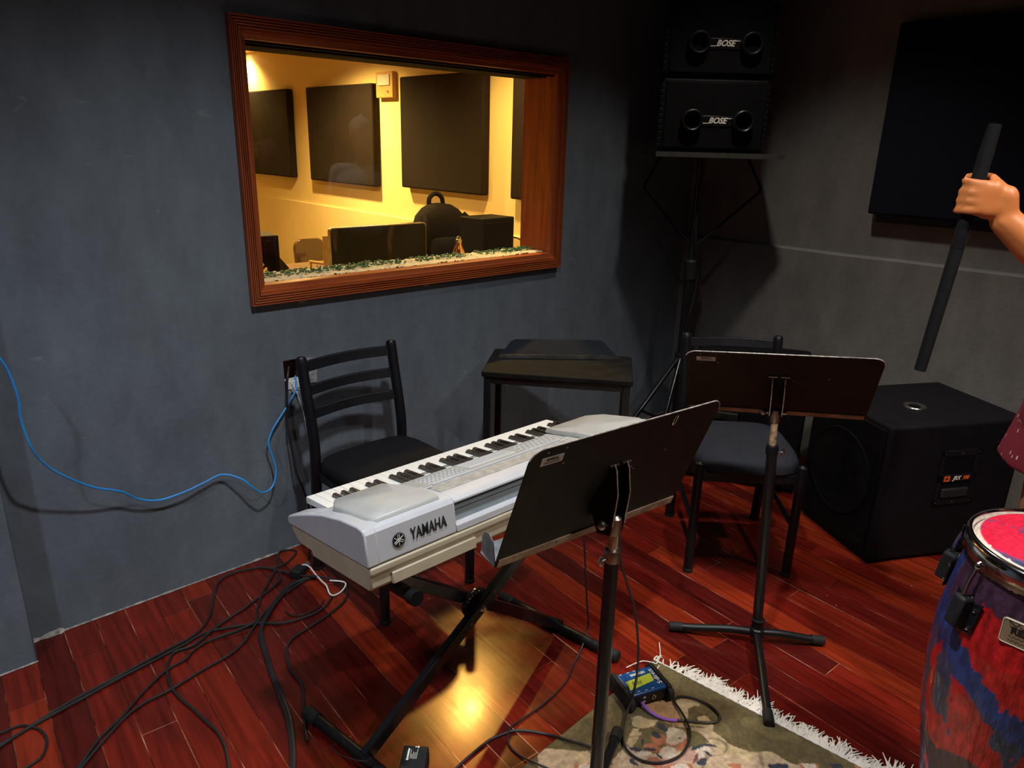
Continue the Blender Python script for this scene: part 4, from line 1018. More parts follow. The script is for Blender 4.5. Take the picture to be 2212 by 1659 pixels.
mb.add(vs, [(0, 3, 2, 1), (4, 5, 6, 7), (0, 1, 5, 4), (1, 2, 6, 5), (2, 3, 7, 6), (3, 0, 4, 7)])
bk = mb.build('black_key', 'keyb', kb, bevel=0.0012, seg=3)
first = True
names = 'CBAGFED' * 5 + 'C'
for i in range(35):
    pair = names[i] + names[i + 1]
    if pair in ('CB', 'FE'): continue
    o = bk if first else bk.copy()
    if not first: COL.objects.link(o); o.parent = kb
    first = False
    o.location = (UK + (i + 1) * KW, 0, 0)
# maker's name and tuning fork roundel on the rear
RM = frameM((0.155, -0.0006, 0.096), (1, 0, 0), (0, 0.03, 1))
text('YAMAHA', 0.038, 'ink', kb, RM @ Matrix.Translation((0.003, 0.0, 0.0004)), 'maker_name', 0.0003, 0, 0.62, 0.0004)
mb = MB(); mb.prism([(0.0145 * math.cos(2 * PI * i / 40), 0.0145 * math.sin(2 * PI * i / 40)) for i in range(40)], 0, 0.0005, RM @ Matrix.Translation((-0.076, 0, 0.0001))); em = mb.build('emblem_disc', 'ink', kb)
mb = MB(); RR = RM @ Matrix.Translation((-0.076, 0, 0.0009))
mb.tube([RR @ Vector((0.0160 * math.cos(2 * PI * i / 40), 0.0160 * math.sin(2 * PI * i / 40), -0.0004)) for i in range(40)], 0.0005, 6, True); mb.build('emblem_ring', 'ink', em)
mb = MB()
for k in range(3):
    a = rad(90 + 120 * k)
    Rk = RR @ Matrix.Rotation(a, 4, 'Z')
    for (x0, y0, x1, y1) in ((-0.0125, 0, -0.002, 0), (-0.002, -0.002, 0.0125, -0.002), (-0.002, 0.002, 0.0125, 0.002), (-0.002, -0.002, -0.002, 0.002)):
        p0, p1 = Rk @ Vector((x0, y0, 0)), Rk @ Vector((x1, y1, 0)); mb.tube([p0, p1], 0.00075, 6)
mb.build('tuning_forks', 'logo', em)

# ---- folding X stand
r = thing('keyboard_stand', 'black folding cross stand carrying the silver keyboard', 'keyboard stand', (1.104, 1.30, 0))
B = Vector((1.104, 1.30, 0))
def seg(name, a, b_, rr, m, par=None, n=16, ends=True):
    a = Vector(a) - B; b_ = Vector(b_) - B
    mb = MB(); mb.cyl(a, b_, rr, n=n); return mb.build(name, m, par or r)
def bar(name, a, b_, wd, th, par=None):
    a = Vector(a) - B; b_ = Vector(b_) - B
    d = (b_ - a); L_ = d.length; z = d.normalized(); y = Vector((0, 1, 0)); x = y.cross(z).normalized(); y = z.cross(x)
    Mx = Matrix.Identity(4)
    c_ = (a + b_) / 2
    for i in range(3): Mx[i][0] = x[i]; Mx[i][1] = y[i]; Mx[i][2] = z[i]; Mx[i][3] = c_[i]
    mb = MB(); mb.box((0, 0, 0), (wd, th, L_), Mx); return mb.build(name, 'blackgl', par or r, bevel=0.003)
fa0, fa1 = Vector((0.700, 1.530, 0.018)), Vector((0.765, 1.060, 0.018))
fb0, fb1 = Vector((1.453, 1.580, 0.018)), Vector((1.516, 1.120, 0.018))
am = fa0.lerp(fa1, 0.5); bm_ = fb0.lerp(fb1, 0.5)
pv = Vector((1.104, 1.30, 0.299))
t1_ = pv + (pv - Vector((am.x, 1.29, 0.03))) * 0.92; t2_ = pv + (pv - Vector((bm_.x, 1.335, 0.03))) * 0.85
bar('cross_bar', (am.x, 1.285, 0.03), (t1_.x, 1.285, t1_.z), 0.034, 0.022)
bar('cross_bar', (bm_.x, 1.335, 0.03), (t2_.x, 1.335, t2_.z), 0.034, 0.022)
for (p0, p1, nm) in ((fa0, fa1, 'foot_tube'), (fb0, fb1, 'foot_tube')):
    o = seg(nm, p0, p1, 0.0155, 'black')
    d = (p1 - p0).normalized()
    for q, s_ in ((p0, 1), (p1, -1)):
        mb = MB(); mb.rings([(q - B - d * 0.004 * s_, 0.013), (q - B, 0.0185), (q - B + d * 0.045 * s_, 0.0190), (q - B + d * 0.049 * s_, 0.016)], 18); mb.build('rubber_cap', 'rubber', o)
for x_, z_ in ((t1_.x, t1_.z), (t2_.x, t2_.z)):
    o = seg('top_rail', (x_, 1.125, z_ + 0.028), (x_, 1.475, z_ - 0.012), 0.0155, 'black')
    for yy, zz in ((1.118, z_ + 0.029), (1.480, z_ - 0.0125)):
        mb = MB(); s_ = 1 if yy < 1.3 else -1
        mb.rings([(Vector((x_, yy, zz)) - B, 0.0175), (Vector((x_, yy + 0.02 * s_, zz - 0.0025 * s_)) - B, 0.0180)], 18); mb.build('rubber_cap', 'matte', o)
mb = MB(); mb.prism([(0.044 * math.cos(2 * PI * i / 32), 0.044 * math.sin(2 * PI * i / 32)) for i in range(32)], -0.005, 0.005, frameM((0.0, 0.008, 0.299), (1, 0, 0), (0, 0, 1))); hub_ = mb.build('locking_disc', 'blackgl', r, bevel=0.002)
for k in range(9):
    a = rad(60 + k * 18)
    mb = MB(); mb.cyl((0.036 * math.cos(a), -0.0005, 0.299 + 0.036 * math.sin(a)), (0.036 * math.cos(a), 0.002, 0.299 + 0.036 * math.sin(a)), 0.0040, n=10); mb.build('notch', 'steel', hub_)
mb = MB(); mb.cyl((0, -0.034, 0.299), (0, 0.045, 0.299), 0.006, n=12); mb.sph((0, -0.027, 0.299), 0.0095, 12, (1, 0.6, 1)); mb.build('pivot_bolt', 'steel', r)
for k in (-0.05, 0.055):
    u_ = (t1_ - am).normalized()
    mb = MB(); mb.sph((u_.x * k, -0.027, 0.299 + u_.z * k), 0.004, 8); mb.build('rivet', 'steel', r)

# ---- subwoofers
def sub(name, label, corner, fd, Wd, Dp, Hh, hfrac, hzf):
    fd = Vector((fd[0], fd[1], 0)).normalized(); sd = Vector((fd.y, -fd.x, 0))
    Mx = Matrix.Identity(4)
    for i in range(3): Mx[i][0] = fd[i]; Mx[i][1] = -sd[i]; Mx[i][3] = corner[i]
    # local x along the grille face, local -y along the side, origin at the near bottom corner
    r = thing(name, label, 'subwoofer', M=Mx, group='black subwoofers by the right wall')
    mb = MB(); mb.b2((0, -Dp, 0.012), (Wd, 0, Hh)); cab = mb.build('cabinet', 'carpet', r, bevel=0.014, seg=4)
    for a, b_ in ((0.05, -0.05), (Wd - 0.05, -0.05), (0.05, -Dp + 0.05), (Wd - 0.05, -Dp + 0.05)):
        mb = MB(); mb.cyl((a, b_, 0.0), (a, b_, 0.014), 0.018, n=16); mb.build('rubber_foot', 'rubber', r)
    # grille face (local +y side)
    mb = MB(); mb.b2((0.022, 0.0, 0.035), (Wd - 0.022, 0.008, Hh - 0.02)); mb.build('grille', 'grille', r, bevel=0.006)
    mb = MB(); mb.tube([Vector((Wd / 2 + 0.17 * math.cos(2 * PI * i / 48), 0.009, 0.30 + 0.17 * math.sin(2 * PI * i / 48))) for i in range(48)], 0.005, 8, True); mb.build('woofer_ring', 'grille', r)
    mb = MB(); mb.lathe([(0.165, 0.0), (0.10, -0.012), (0.04, -0.02), (0.001, -0.022)], 40, frameM((Wd / 2, 0.010, 0.30), (1, 0, 0), (0, 0, 1)) @ Matrix.Rotation(PI, 4, 'X') @ Matrix.Scale(0.2, 4, (0, 0, 1)), cap=False); mb.build('woofer_cone', 'box', r)  # shallow woofer cone on the grille face
    mb = MB(); mb.b2((0.05, 0.008, 0.06), (0.10, 0.011, 0.085)); mb.build('badge', 'box', r, bevel=0.002)
    # handle recess plate on the side facing local -x
    hc = -Dp * hfrac; hz = Hh * hzf
    mb = MB()
    for (y0, y1, z0, z1) in ((-0.085, 0.085, 0.085, 0.110), (-0.085, 0.085, -0.115, -0.09), (-0.085, -0.066, -0.115, 0.110), (0.066, 0.085, -0.115, 0.110), (-0.085, 0.085, -0.020, 0.012)):
        mb.b2((-0.006, hc + y0, hz + z0), (0.0, hc + y1, hz + z1))
    mb.build('handle_plate', 'black', r, bevel=0.002)
    mb = MB(); mb.b2((-0.003, hc - 0.066, hz + 0.012), (0.001, hc + 0.066, hz + 0.085)); mb.build('handle_recess', 'grille', r)
    mb = MB(); mb.b2((-0.012, hc - 0.060, hz - 0.085), (0.001, hc + 0.060, hz - 0.045)); mb.build('handle_grip', 'rubber', r, bevel=0.008, seg=3)
    for yy in (-0.075, 0.0, 0.075):
        for zz in (0.098, -0.103):
            mb = MB(); mb.sph((-0.0065, hc + yy, hz + zz), 0.003, 8); mb.build('screw', 'steel', r)
    # label band: orange square, JRX, number
    Ml = frameM((-0.0066, hc, hz - 0.004), (0, -1, 0), (0, 0, 1))
    mb = MB(); mb.prism([(-0.060, -0.011), (-0.034, -0.011), (-0.034, 0.011), (-0.060, 0.011)], 0, 0.001, Ml); bd = mb.build('orange_badge', 'orange', r)
    text('JBL', 0.012, 'grille', bd, Ml @ Matrix.Translation((-0.047, 0, 0.0012)), 'lettering', 0.0002, 0, 0.9, 0.0003)
    text('JRX', 0.022, 'logo', r, Ml @ Matrix.Translation((-0.004, 0, 0.0008)), 'series_name', 0.0003, 0.3, 0.9, 0.0008)
    text('100', 0.021, 'orange', r, Ml @ Matrix.Translation((0.036, 0, 0.0008)), 'series_number', 0.0003, 0.3, 0.9, 0.0008)
    # pole socket on top
    sx_, sy_ = Wd * 0.42, -Dp * 0.42
    mb = MB(); mb.lathe([(0.022, 0.0005), (0.030, 0.002), (0.040, 0.003), (0.042, 0.0)], 32, Matrix.Translation((sx_, sy_, Hh)), cap=False); ps_ = mb.build('pole_socket', 'steel', r)
    mb = MB(); mb.lathe([(0.0005, 0.0012), (0.021, 0.0012)], 24, Matrix.Translation((sx_, sy_, Hh)), cap=False); mb.build('socket_hole', 'grille', ps_)
    mb = MB(); mb.sph((0.016, -0.016, Hh - 0.004), 0.007, 8, (1, 1, 0.5)); mb.build('corner_chip', 'deskedge', r)
    return r
sub('subwoofer', 'large black subwoofer with pole socket on top, right of the far music stand', (2.663, 0.849, 0), (0.49, 0.872), 0.45, 0.60, 0.565, 0.54, 0.615)
sub('subwoofer', 'black subwoofer mostly hidden behind the chair with the charcoal seat', (2.78, 1.777, 0), (0.89, 0.45), 0.37, 0.51, 0.59, 0.33, 0.675)

# ---- speaker pole in the corner with two stacked speakers
PX, PY = 3.086, 2.041
r = thing('speaker_stand', 'tall black pole stand with platform in the room corner', 'speaker stand', (PX, PY, 0))
fa = rad(-43)                       # direction of the front faces (along their width)
wv = Vector((math.cos(fa), math.sin(fa), 0)); nv = Vector((math.sin(fa), -math.cos(fa), 0))   # nv points to the camera side
if nv.y > 0: nv = -nv
mb = MB(); mb.cyl((0, 0, 0.10), (0, 0, 0.95), 0.024, n=24); mb.build('lower_tube', 'blackgl', r)
mb = MB(); mb.cyl((0, 0, 0.93), (0, 0, 1.462), 0.018, n=24); mb.build('upper_tube', 'blackgl', r)
mb = MB(); mb.rings([((0, 0, 0.88), 0.030), ((0, 0, 0.965), 0.032), ((0, 0, 0.975), 0.024)], 24); mb.build('clamp_collar', 'rubber', r)
mb = MB(); mb.rings([((0, 0, 0.42), 0.034), ((0, 0, 0.50), 0.034)], 24); slider = mb.build('leg_slider', 'rubber', r)
mb = MB(); mb.rings([((0, 0, 0.09), 0.032), ((0, 0, 0.14), 0.032)], 24); mb.build('lower_collar', 'rubber', r)
for k, a in enumerate((rad(172), rad(-95), rad(-5))):
    e = Vector((math.cos(a), math.sin(a), 0))
    if k == 2: e = Vector((math.cos(rad(42)), math.sin(rad(42)), 0))
    if k == 0: e = Vector((math.cos(rad(173)), math.sin(rad(173)), 0))
    if k == 1: e = Vector((math.cos(rad(203)), math.sin(rad(203)), 0))
    ft = e * (0.5 if k != 2 else 0.36)
    mb = MB(); mb.cyl(e * 0.03 + Vector((0, 0, 0.47)), ft + Vector((0, 0, 0.018)), 0.012, n=12); lg = mb.build('leg', 'blackgl', r)
    mb = MB(); mb.sph(ft + Vector((0, 0, 0.017)), 0.017, 12); mb.build('rubber_foot', 'rubber', lg)
    mb = MB(); mb.cyl(e * 0.03 + Vector((0, 0, 0.12)), ft * 0.52 + Vector((0, 0, 0.235)), 0.007, n=8); mb.build('brace', 'blackgl', r)
# platform plate and the bent straps under it
Mp = frameM((0, 0, 1.474), wv, -nv)
SW0, SW1 = -0.245, 0.335
mb = MB(); mb.b2((SW0, -0.15, -0.012), (SW1, 0.16, 0.0)); mb.b2((SW0, -0.155, -0.020), (SW1, -0.150, 0.002))
mb.v = [tuple(Mp @ Vector(p)) for p in mb.v]; mb.build('platform', mat('grey_edge_steel', (0.05, 0.05, 0.045), 0.5), r)
for s_, xe in ((-1, SW0 + 0.01), (1, SW1 - 0.07)):
    pts = [Mp @ Vector((xe * 0.80, 0.0, -0.012)), Mp @ Vector((xe * 1.10, 0, -0.15)), Mp @ Vector((xe * 1.10, 0, -0.17)), Mp @ Vector((s_ * 0.025, 0, -0.42))]
    mb = MB(); mb.rings([(p, 0.017) for p in pts], 8, flat=0.3); mb.build('bent_strap', 'matte', r)
mb = MB(); mb.tube(smooth_path([Vector((-0.02, -0.02, 1.25)), Vector((-0.035, -0.03, 1.12)), Vector((-0.012, -0.035, 1.02)), Vector((0.018, -0.032, 0.92)), Vector((0.0, -0.035, 0.78)), Vector((-0.03, -0.03, 0.66)), Vector((-0.02, -0.035, 0.55))]) , 0.0035, 6)
o = mb.build('pole_cable', 'cable'); o.location = (PX, PY, 0); tag(o, 'thin cable twisted around the tall speaker pole', 'cable')
# two loudspeakers
def loud(z0, hgt, label, dw):
    Ms = frameM((PX, PY, z0), wv, -nv)
    Mr = Matrix.Translation((PX, PY, z0)) @ Matrix.Rotation(fa, 4, 'Z')
    r = thing('loudspeaker', label, 'loudspeaker', M=Mr @ Matrix.Translation((dw, 0, 0)), group='black loudspeakers stacked on the pole')
    hw = 0.235
    # local: x along width, -y to the camera
    sec = [(-hw, -0.13), (hw, -0.13), (hw - 0.07, 0.15), (-hw + 0.07, 0.15)]
    mb = MB(); mb.prism(sec, 0.003, hgt - 0.003); mb.build('cabinet', 'box', r, bevel=0.010, seg=3)
    mb = MB(); mb.b2((-hw + 0.016, -0.139, 0.016), (hw - 0.010, -0.128, hgt - 0.016)); mb.build('front_grille', 'grille', r, bevel=0.006, seg=3)
    for kx in (-0.098, 0.128):
        Mc = frameM((kx, -0.139, 0.136), (1, 0, 0), (0, 0, 1))
        mb = MB(); mb.lathe([(0.030, -0.004), (0.034, 0.0), (0.036, 0.030), (0.041, 0.034), (0.046, 0.030), (0.047, 0.0)], 32, Mc, cap=False); pt = mb.build('bass_port', 'black', r)
        mb = MB(); mb.lathe([(0.0005, 0.001), (0.034, 0.001)], 24, Mc, cap=False); mb.build('port_mouth', 'grille', pt)
    mb = MB(); mb.b2((-0.060, -0.143, 0.112), (0.088, -0.138, 0.157)); mb.build('logo_bar', 'black', r, bevel=0.003)
    Ml = frameM((0.016, -0.1435, 0.136), (1, 0, 0), (0, 0, 1))
    nm = text('BOSE', 0.034, 'logo', r, Ml, 'maker_name', 0.0006, 0.35, 0.98, 0.0012)
    mb = MB(); mb.prism([(-0.066, -0.0125), (-0.040, -0.0125), (-0.038, -0.009), (-0.062, -0.009)], 0, 0.001, Ml); mb.prism([(0.036, 0.0125), (0.064, 0.0125), (0.062, 0.009), (0.036, 0.009)], 0, 0.001, Ml); mb.build('name_bar', 'logo', nm)
    # edge ribs of the shell
    for s_ in (-1, 1):
        mb = MB()
        for k in range(int(hgt / 0.025) - 1): mb.b2((s_ * hw - 0.006, -0.132, 0.020 + k * 0.025), (s_ * hw + 0.006, -0.120, 0.036 + k * 0.025))
        mb.build('shell_ribs', 'black', r, bevel=0.001)
    return r
loud(1.475, 0.312, 'lower black loudspeaker with maker name resting on the pole platform', 0.0)
loud(1.789, 0.310, 'upper black loudspeaker stacked on top of the other one', 0.0)

# ---- rug with floral pattern
e1 = Vector((-0.9985, -0.05, 0)).normalized(); e2 = Vector((0.118, -0.993, 0)).normalized()
rc = atz(1412, 1428, 0.0)
RW, RH = 1.25, 1.5
def ipx(p):
    """world floor point -> photograph pattern coordinates (only used to lay out the woven design)"""
    c_ = Vector((right.dot(p - Vector((0, 0, H))), upv.dot(p - Vector((0, 0, H))), fwd.dot(p - Vector((0, 0, H)))))
    if c_.z < 0.25: return None
    return (CXP + FPX * c_.x / c_.z - 1250) * 3.403, (CYP - FPX * c_.y / c_.z - 1400) * 3.403
OLV = (0.135, 0.100, 0.042); OLV2 = (0.175, 0.138, 0.056); CRM = (0.66, 0.50, 0.28); PCH = (0.56, 0.31, 0.14); NVY = (0.045, 0.050, 0.070); WHT = (0.70, 0.58, 0.46); ORG = (0.50, 0.18, 0.09); PNK = (0.55, 0.32, 0.24); TAN = (0.68, 0.50, 0.32)
def inpoly(x, y, P):
    c_ = False; j = len(P) - 1
    for i in range(len(P)):
        if ((P[i][1] > y) != (P[j][1] > y)) and (x < (P[j][0] - P[i][0]) * (y - P[i][1]) / (P[j][1] - P[i][1]) + P[i][0]): c_ = not c_
        j = i
    return c_
def ell(x, y, cx_, cy_, a, b_, t=0.0):
    ct, st = math.cos(t), math.sin(t); dx, dy = x - cx_, y - cy_
    return ((dx * ct + dy * st) / a) ** 2 + ((-dx * st + dy * ct) / b_) ** 2 < 1
SH = [
    ('p', [(405, 640), (330, 745), (250, 830), (120, 800), (0, 770), (-300, 740), (-300, 2000), (2400, 2000), (1750, 881), (1560, 860), (1420, 775), (1250, 775), (1120, 740), (1010, 650), (960, 600), (820, 590), (700, 540), (560, 600)], TAN),
    ('p', [(470, 620), (400, 735), (560, 790), (760, 760), (960, 705), (900, 640), (800, 600), (640, 560)], OLV2),
    ('p', [(420, 385), (470, 370), (540, 380), (590, 405), (640, 388), (700, 405), (720, 440), (760, 500), (790, 560), (700, 590), (640, 560), (560, 500), (470, 450)], PCH),
    ('p', [(700, 400), (760, 378), (850, 385), (892, 415), (885, 440), (850, 430), (805, 450), (800, 520), (760, 560), (735, 470)], CRM),
    ('p', [(385, 525), (430, 505), (500, 530), (580, 545), (560, 580), (500, 600), (440, 600), (395, 575)], CRM),
    ('p', [(870, 512), (930, 505), (990, 560), (985, 620), (955, 650), (930, 590), (800, 580), (790, 555), (880, 550)], CRM),
    ('p', [(400, 600), (445, 605), (430, 680), (370, 760), (330, 800), (290, 790), (340, 720)], CRM),
    ('p', [(975, 610), (1010, 640), (1130, 730), (1250, 768), (1420, 772), (1450, 800), (1250, 830), (1080, 790), (960, 700), (940, 640)], CRM),
    ('p', [(0, 775), (90, 760), (110, 800), (60, 840), (110, 881), (0, 881), (-60, 820)], CRM),
    ('e', 590, 680, 62, 42, 0.3, ORG), ('e', 540, 745, 70, 30, 0.1, ORG), ('e', 690, 735, 55, 30, 0.6, PCH), ('e', 760, 700, 45, 60, 0.2, ORG),
    ('e', 840, 800, 90, 50, 0.1, PNK), ('e', 640, 850, 130, 45, 0, PNK), ('e', 560, 850, 60, 35, 0.2, ORG),
    ('e', 700, 640, 60, 48, 0.3, WHT), ('e', 745, 655, 45, 45, 0.0, WHT), ('e', 690, 690, 50, 30, 0.0, WHT), ('e', 740, 672, 9, 7, 0, NVY),
    ('e', 655, 780, 62, 46, 0, WHT), ('e', 610, 800, 40, 25, 0, WHT), ('e', 920, 755, 55, 30, 0.2, WHT), ('e', 890, 790, 40, 28, 0.8, WHT), ('e', 470, 790, 60, 18, -0.1, WHT),
    ('e', 615, 595, 45, 22, 0.6, NVY), ('e', 570, 650, 38, 20, 0.5, NVY), ('e', 470, 700, 10, 26, 0.2, NVY), ('e', 420, 755, 48, 14, 0.2, NVY), ('e', 520, 755, 50, 12, 0.1, NVY),
    ('e', 590, 805, 30, 10, 0.6, NVY), ('e', 880, 735, 62, 12, -0.35, NVY), ('e', 960, 725, 60, 10, 0.15, NVY), ('e', 905, 845, 40, 28, -0.2, NVY), ('e', 950, 785, 36, 9, 0.6, NVY),
    ('e', 400, 850, 40, 16, 0.6, NVY), ('e', 860, 820, 12, 45, 0.3, (0.20, 0.07, 0.05)),
]
NX, NY = 340, 340
vs = []; cs = []; fs = []
bml = Matrix.Identity(4)
for i in range(NX + 1):
    for j in range(NY + 1):
        # finer sampling close to the visible corner
        a = RW * (i / NX) ** 1.5; b_ = RH * (j / NY) ** 1.5
        p = rc + e1 * a + e2 * b_
        vs.append((p.x, p.y, 0.0045 + 0.001 * noise.noise(Vector((p.x * 9, p.y * 9, 0)))))
        col = None
        nz = noise.noise(Vector((p.x * 14, p.y * 14, 2)))
        col = OLV if nz < 0.12 else OLV2
        if 0.05 < a and b_ > 0.05 and noise.noise(Vector((p.x * 5, p.y * 5, 7))) > 0.25: col = (0.15, 0.118, 0.05)
        q = ipx(p)
        if q is not None:
            wx = q[0] + 7 * noise.noise(Vector((p.x * 60, p.y * 60, 1))) ; wy = q[1] + 6 * noise.noise(Vector((p.x * 60, p.y * 60, 9)))
            inside = wy < 900
            if wy < 2100:
                for s_ in SH:
                    if s_[0] == 'p':
                        if inpoly(wx, wy, s_[1]): col = s_[2]
                    elif ell(wx, wy, *s_[1:6]): col = s_[6]
                if wy > 860:
                    nn = noise.noise(Vector((p.x * 11, p.y * 11, 20)))
                    if nn > 0.35: col = WHT
                    elif nn < -0.4: col = NVY
                    elif nn > 0.2: col = ORG
        if col is not None and col in (TAN, CRM, PCH) :
            g_ = 0.86 + 0.30 * noise.noise(Vector((p.x * 30 + p.y * 22, p.y * 40, 3))) - (0.35 if abs(noise.noise(Vector((p.x * 7 + 3, p.y * 7, 12)))) < 0.018 else 0)
            col = tuple(c_ * g_ for c_ in col)
        cs.append((*col, 1))
for i in range(NX):
    for j in range(NY):
        a = i * (NY + 1) + j; fs.append((a, a + 1, a + NY + 2, a + NY + 1))
# thin edge down to the floor
mb = MB(); mb.add(vs, fs)
r = thing('rug', 'olive floral rug with cream scrolls and a white fringe under the music stands', 'rug', (0, 0, 0))
ro = mb.build('woven_field', 'rug', r)
ca = ro.data.color_attributes.new('paint', 'FLOAT_COLOR', 'POINT')
for k, c_ in enumerate(cs): ca.data[k].color = c_
mb = MB()
p0, p1, p2, p3 = rc, rc + e1 * RW, rc + e1 * RW + e2 * RH, rc + e2 * RH
for a, b_ in ((p0, p1), (p0, p3)):
    mb.add([a + Vector((0, 0, 0.0005)), b_ + Vector((0, 0, 0.0005)), b_ + Vector((0, 0, 0.0052)), a + Vector((0, 0, 0.0052))], [(0, 1, 2, 3)])
mb.build('edge_binding', mat('rug_edge', OLV, 0.95), r)
mb = MB(); random.seed(3)
k = 0; t = 0.0
while t < RH:
    base = rc + e2 * t + Vector((0, 0, 0.006))
    dens = 1.0 if (0.08 < t) else 0.35
    if random.random() < dens and noise.noise(Vector((t * 16, 0, 0))) > -0.52:
        n_ = 1 + int(random.random() * 2)
        for _ in range(n_):
            ln = random.uniform(0.030, 0.075) * (0.75 + 0.5 * abs(noise.noise(Vector((t * 14, 5, 0)))) * 2) * (0.6 if t < 0.08 else 1)
            a = random.uniform(-0.5, 0.5) + 0.9 * noise.noise(Vector((t * 9, 3, 0)))
            d = (Matrix.Rotation(a, 3, 'Z') @ (-e1))
            bend = random.uniform(-0.4, 0.4); sdv = Vector((-d.y, d.x, 0))
            P = [base, base + d * ln * 0.35 + Vector((0, 0, random.uniform(0.002, 0.008))), base + d * ln * 0.7 + sdv * bend * ln * 0.3 + Vector((0, 0, random.uniform(-0.002, 0.005))), base + d * ln + sdv * bend * ln * 0.7 + Vector((0, 0, -0.003))]
            mb.rings([(P[0], 0.0022), (P[1], 0.0025), (P[2], 0.0021), (P[3], 0.0010)], 5)
    t += 0.0021
# knotted cream border
mb.tube([rc + e2 * (RH * i / 200) + Vector((0.001 * math.sin(i * 2.1), 0, 0.0065)) for i in range(201)], 0.0024, 6)
for tp in (((0, 0.0), (-30, -6), (-65, 8)), ((0, 0), (8, -18), (6, -46)), ((6, 4), (-4, 20), (-12, 34))):
    P = [atz(1418 + a, 1434 + b_, 0.008) for a, b_ in tp]; mb.rings([(p, 0.0016) for p in smooth_path(P, 5)], 5)
fr = mb.build('fringe', 'fringe', r); fr['kind'] = 'stuff'

# ---- black jack lead with purple sleeve, on the rug
Pk = [aty(1338, 1150, 1.06), aty(1342, 1215, 1.05), atz(1356, 1265, 0.33), atz(1372, 1322, 0.25), atz(1379, 1400, 0.15), atz(1377, 1448, 0.105), atz(1370, 1490, 0.075), atz(1358, 1530, 0.03), atz(1347, 1562, 0.012), atz(1345, 1595, 0.011), atz(1356, 1622, 0.011), atz(1385, 1642, 0.011), atz(1428, 1647, 0.011), atz(1468, 1633, 0.011), atz(1487, 1605, 0.011), atz(1490, 1580, 0.011), atz(1484, 1560, 0.016), atz(1470, 1535, 0.013), atz(1457, 1515, 0.011), atz(1466, 1505, 0.011), atz(1495, 1508, 0.011), atz(1530, 1522, 0.011), atz(1553, 1543, 0.011), atz(1552, 1557, 0.011), atz(1530, 1561, 0.011), atz(1490, 1558, 0.011), atz(1462, 1556, 0.011)]
r = thing('jack_lead', 'black lead with purple sleeve looping on the rug from the blue box', 'cable', (0, 0, 0))
mb = MB(); mb.tube(smooth_path(Pk, 7), 0.0034, 8); mb.build('black_cable', 'cable', r)
Pp = [atz(1462, 1556, 0.011), atz(1440, 1554, 0.011), atz(1418, 1546, 0.012), atz(1400, 1534, 0.014), atz(1388, 1520, 0.018), atz(1376, 1508, 0.022), atz(1371, 1502, 0.024)]
sp = smooth_path(Pp, 6)
mb = MB(); mb.rings([(p, 0.0044 + 0.0022 * max(0, (i / len(sp) - 0.55)) * 2) for i, p in enumerate(sp)], 12); mb.build('purple_sleeve', 'purple', r)

# ---- direct box
c0 = [atz(x, y, 0.045) for x, y in ((1330, 1466), (1420, 1440), (1440, 1480), (1346, 1508))]
ctr = sum(c0, Vector()) / 4; dx_ = (c0[1] - c0[0] + c0[2] - c0[3]).normalized(); ang = math.atan2(dx_.y, dx_.x)
r = thing('direct_box', 'small blue box with lime tape and black ends at the rug corner', 'direct box', (ctr.x, ctr.y, 0.0055), ang)
bw, bd, bh = 0.118, 0.092, 0.042
mb = MB(); mb.box((0, 0, bh / 2 + 0.003), (bw, bd, bh)); mb.build('shell', 'dibox', r, bevel=0.006, seg=3)
for s_ in (-1, 1):
    mb = MB(); mb.box((s_ * (bw / 2 + 0.004), 0, bh / 2 + 0.003), (0.014, bd + 0.014, bh + 0.008)); bp_ = mb.build('rubber_end', 'rubber', r, bevel=0.004, seg=3)
    for t_ in (-1, 1):
        mb = MB(); mb.cyl((s_ * (bw / 2 - 0.004), t_ * (bd / 2 - 0.002), bh * 0.5), (s_ * (bw / 2 + 0.013), t_ * (bd / 2 - 0.002), bh * 0.5), 0.0225, n=20); mb.build('rubber_corner', 'rubber', r, bevel=0.002)
mb = MB(); mb.box((0, -bd / 2 - 0.001, bh / 2 + 0.003), (bw - 0.012, 0.003, bh - 0.010)); fp = mb.build('front_plate', 'black', r)
mb = MB(); mb.cyl((0.012, -bd / 2 - 0.002, bh / 2 + 0.004), (0.012, -bd / 2 - 0.006, bh / 2 + 0.004), 0.0065, n=16); mb.build('jack_socket', 'chrome', fp)
mb = MB(); mb.cyl((0.012, -bd / 2 - 0.0062, bh / 2 + 0.004), (0.012, -bd / 2 - 0.0068, bh / 2 + 0.004), 0.0035, n=12); mb.build('socket_hole', 'grille', fp)
for kz in (0.017, 0.031):
    mb = MB(); mb.box((-0.018, -bd / 2 - 0.003, kz), (0.008, 0.002, 0.004)); mb.build('switch', 'pod', fp)
ZT = bh + 0.0035
TMx = Matrix.Translation((0, 0, ZT))
mb = MB(); mb.prism([(-0.050, -0.026), (0.034, -0.014), (0.040, 0.016), (-0.047, 0.008)], 0, 0.0008, TMx); tp = mb.build('lime_tape', 'tape', r)
text('Play', 0.022, 'ink', tp, TMx @ Matrix.Translation((-0.018, -0.006, 0.0011)) @ Matrix.Rotation(0.12, 4, 'Z'), 'handwriting', 0.0001, 0.2, 0.9, -0.0002)
text('SAMSON', 0.012, 'logo', r, TMx @ Matrix.Translation((0.004, 0.026, 0.0002)), 'maker_name', 0.0002, 0, 1.0, 0.0006)
text('S·direct', 0.020, 'logo', r, TMx @ Matrix.Translation((0.046, 0.0, 0.0009)) @ Matrix.Rotation(PI / 2, 4, 'Z'), 'model_lettering', 0.0002, 0, 1.0, 0.0004)
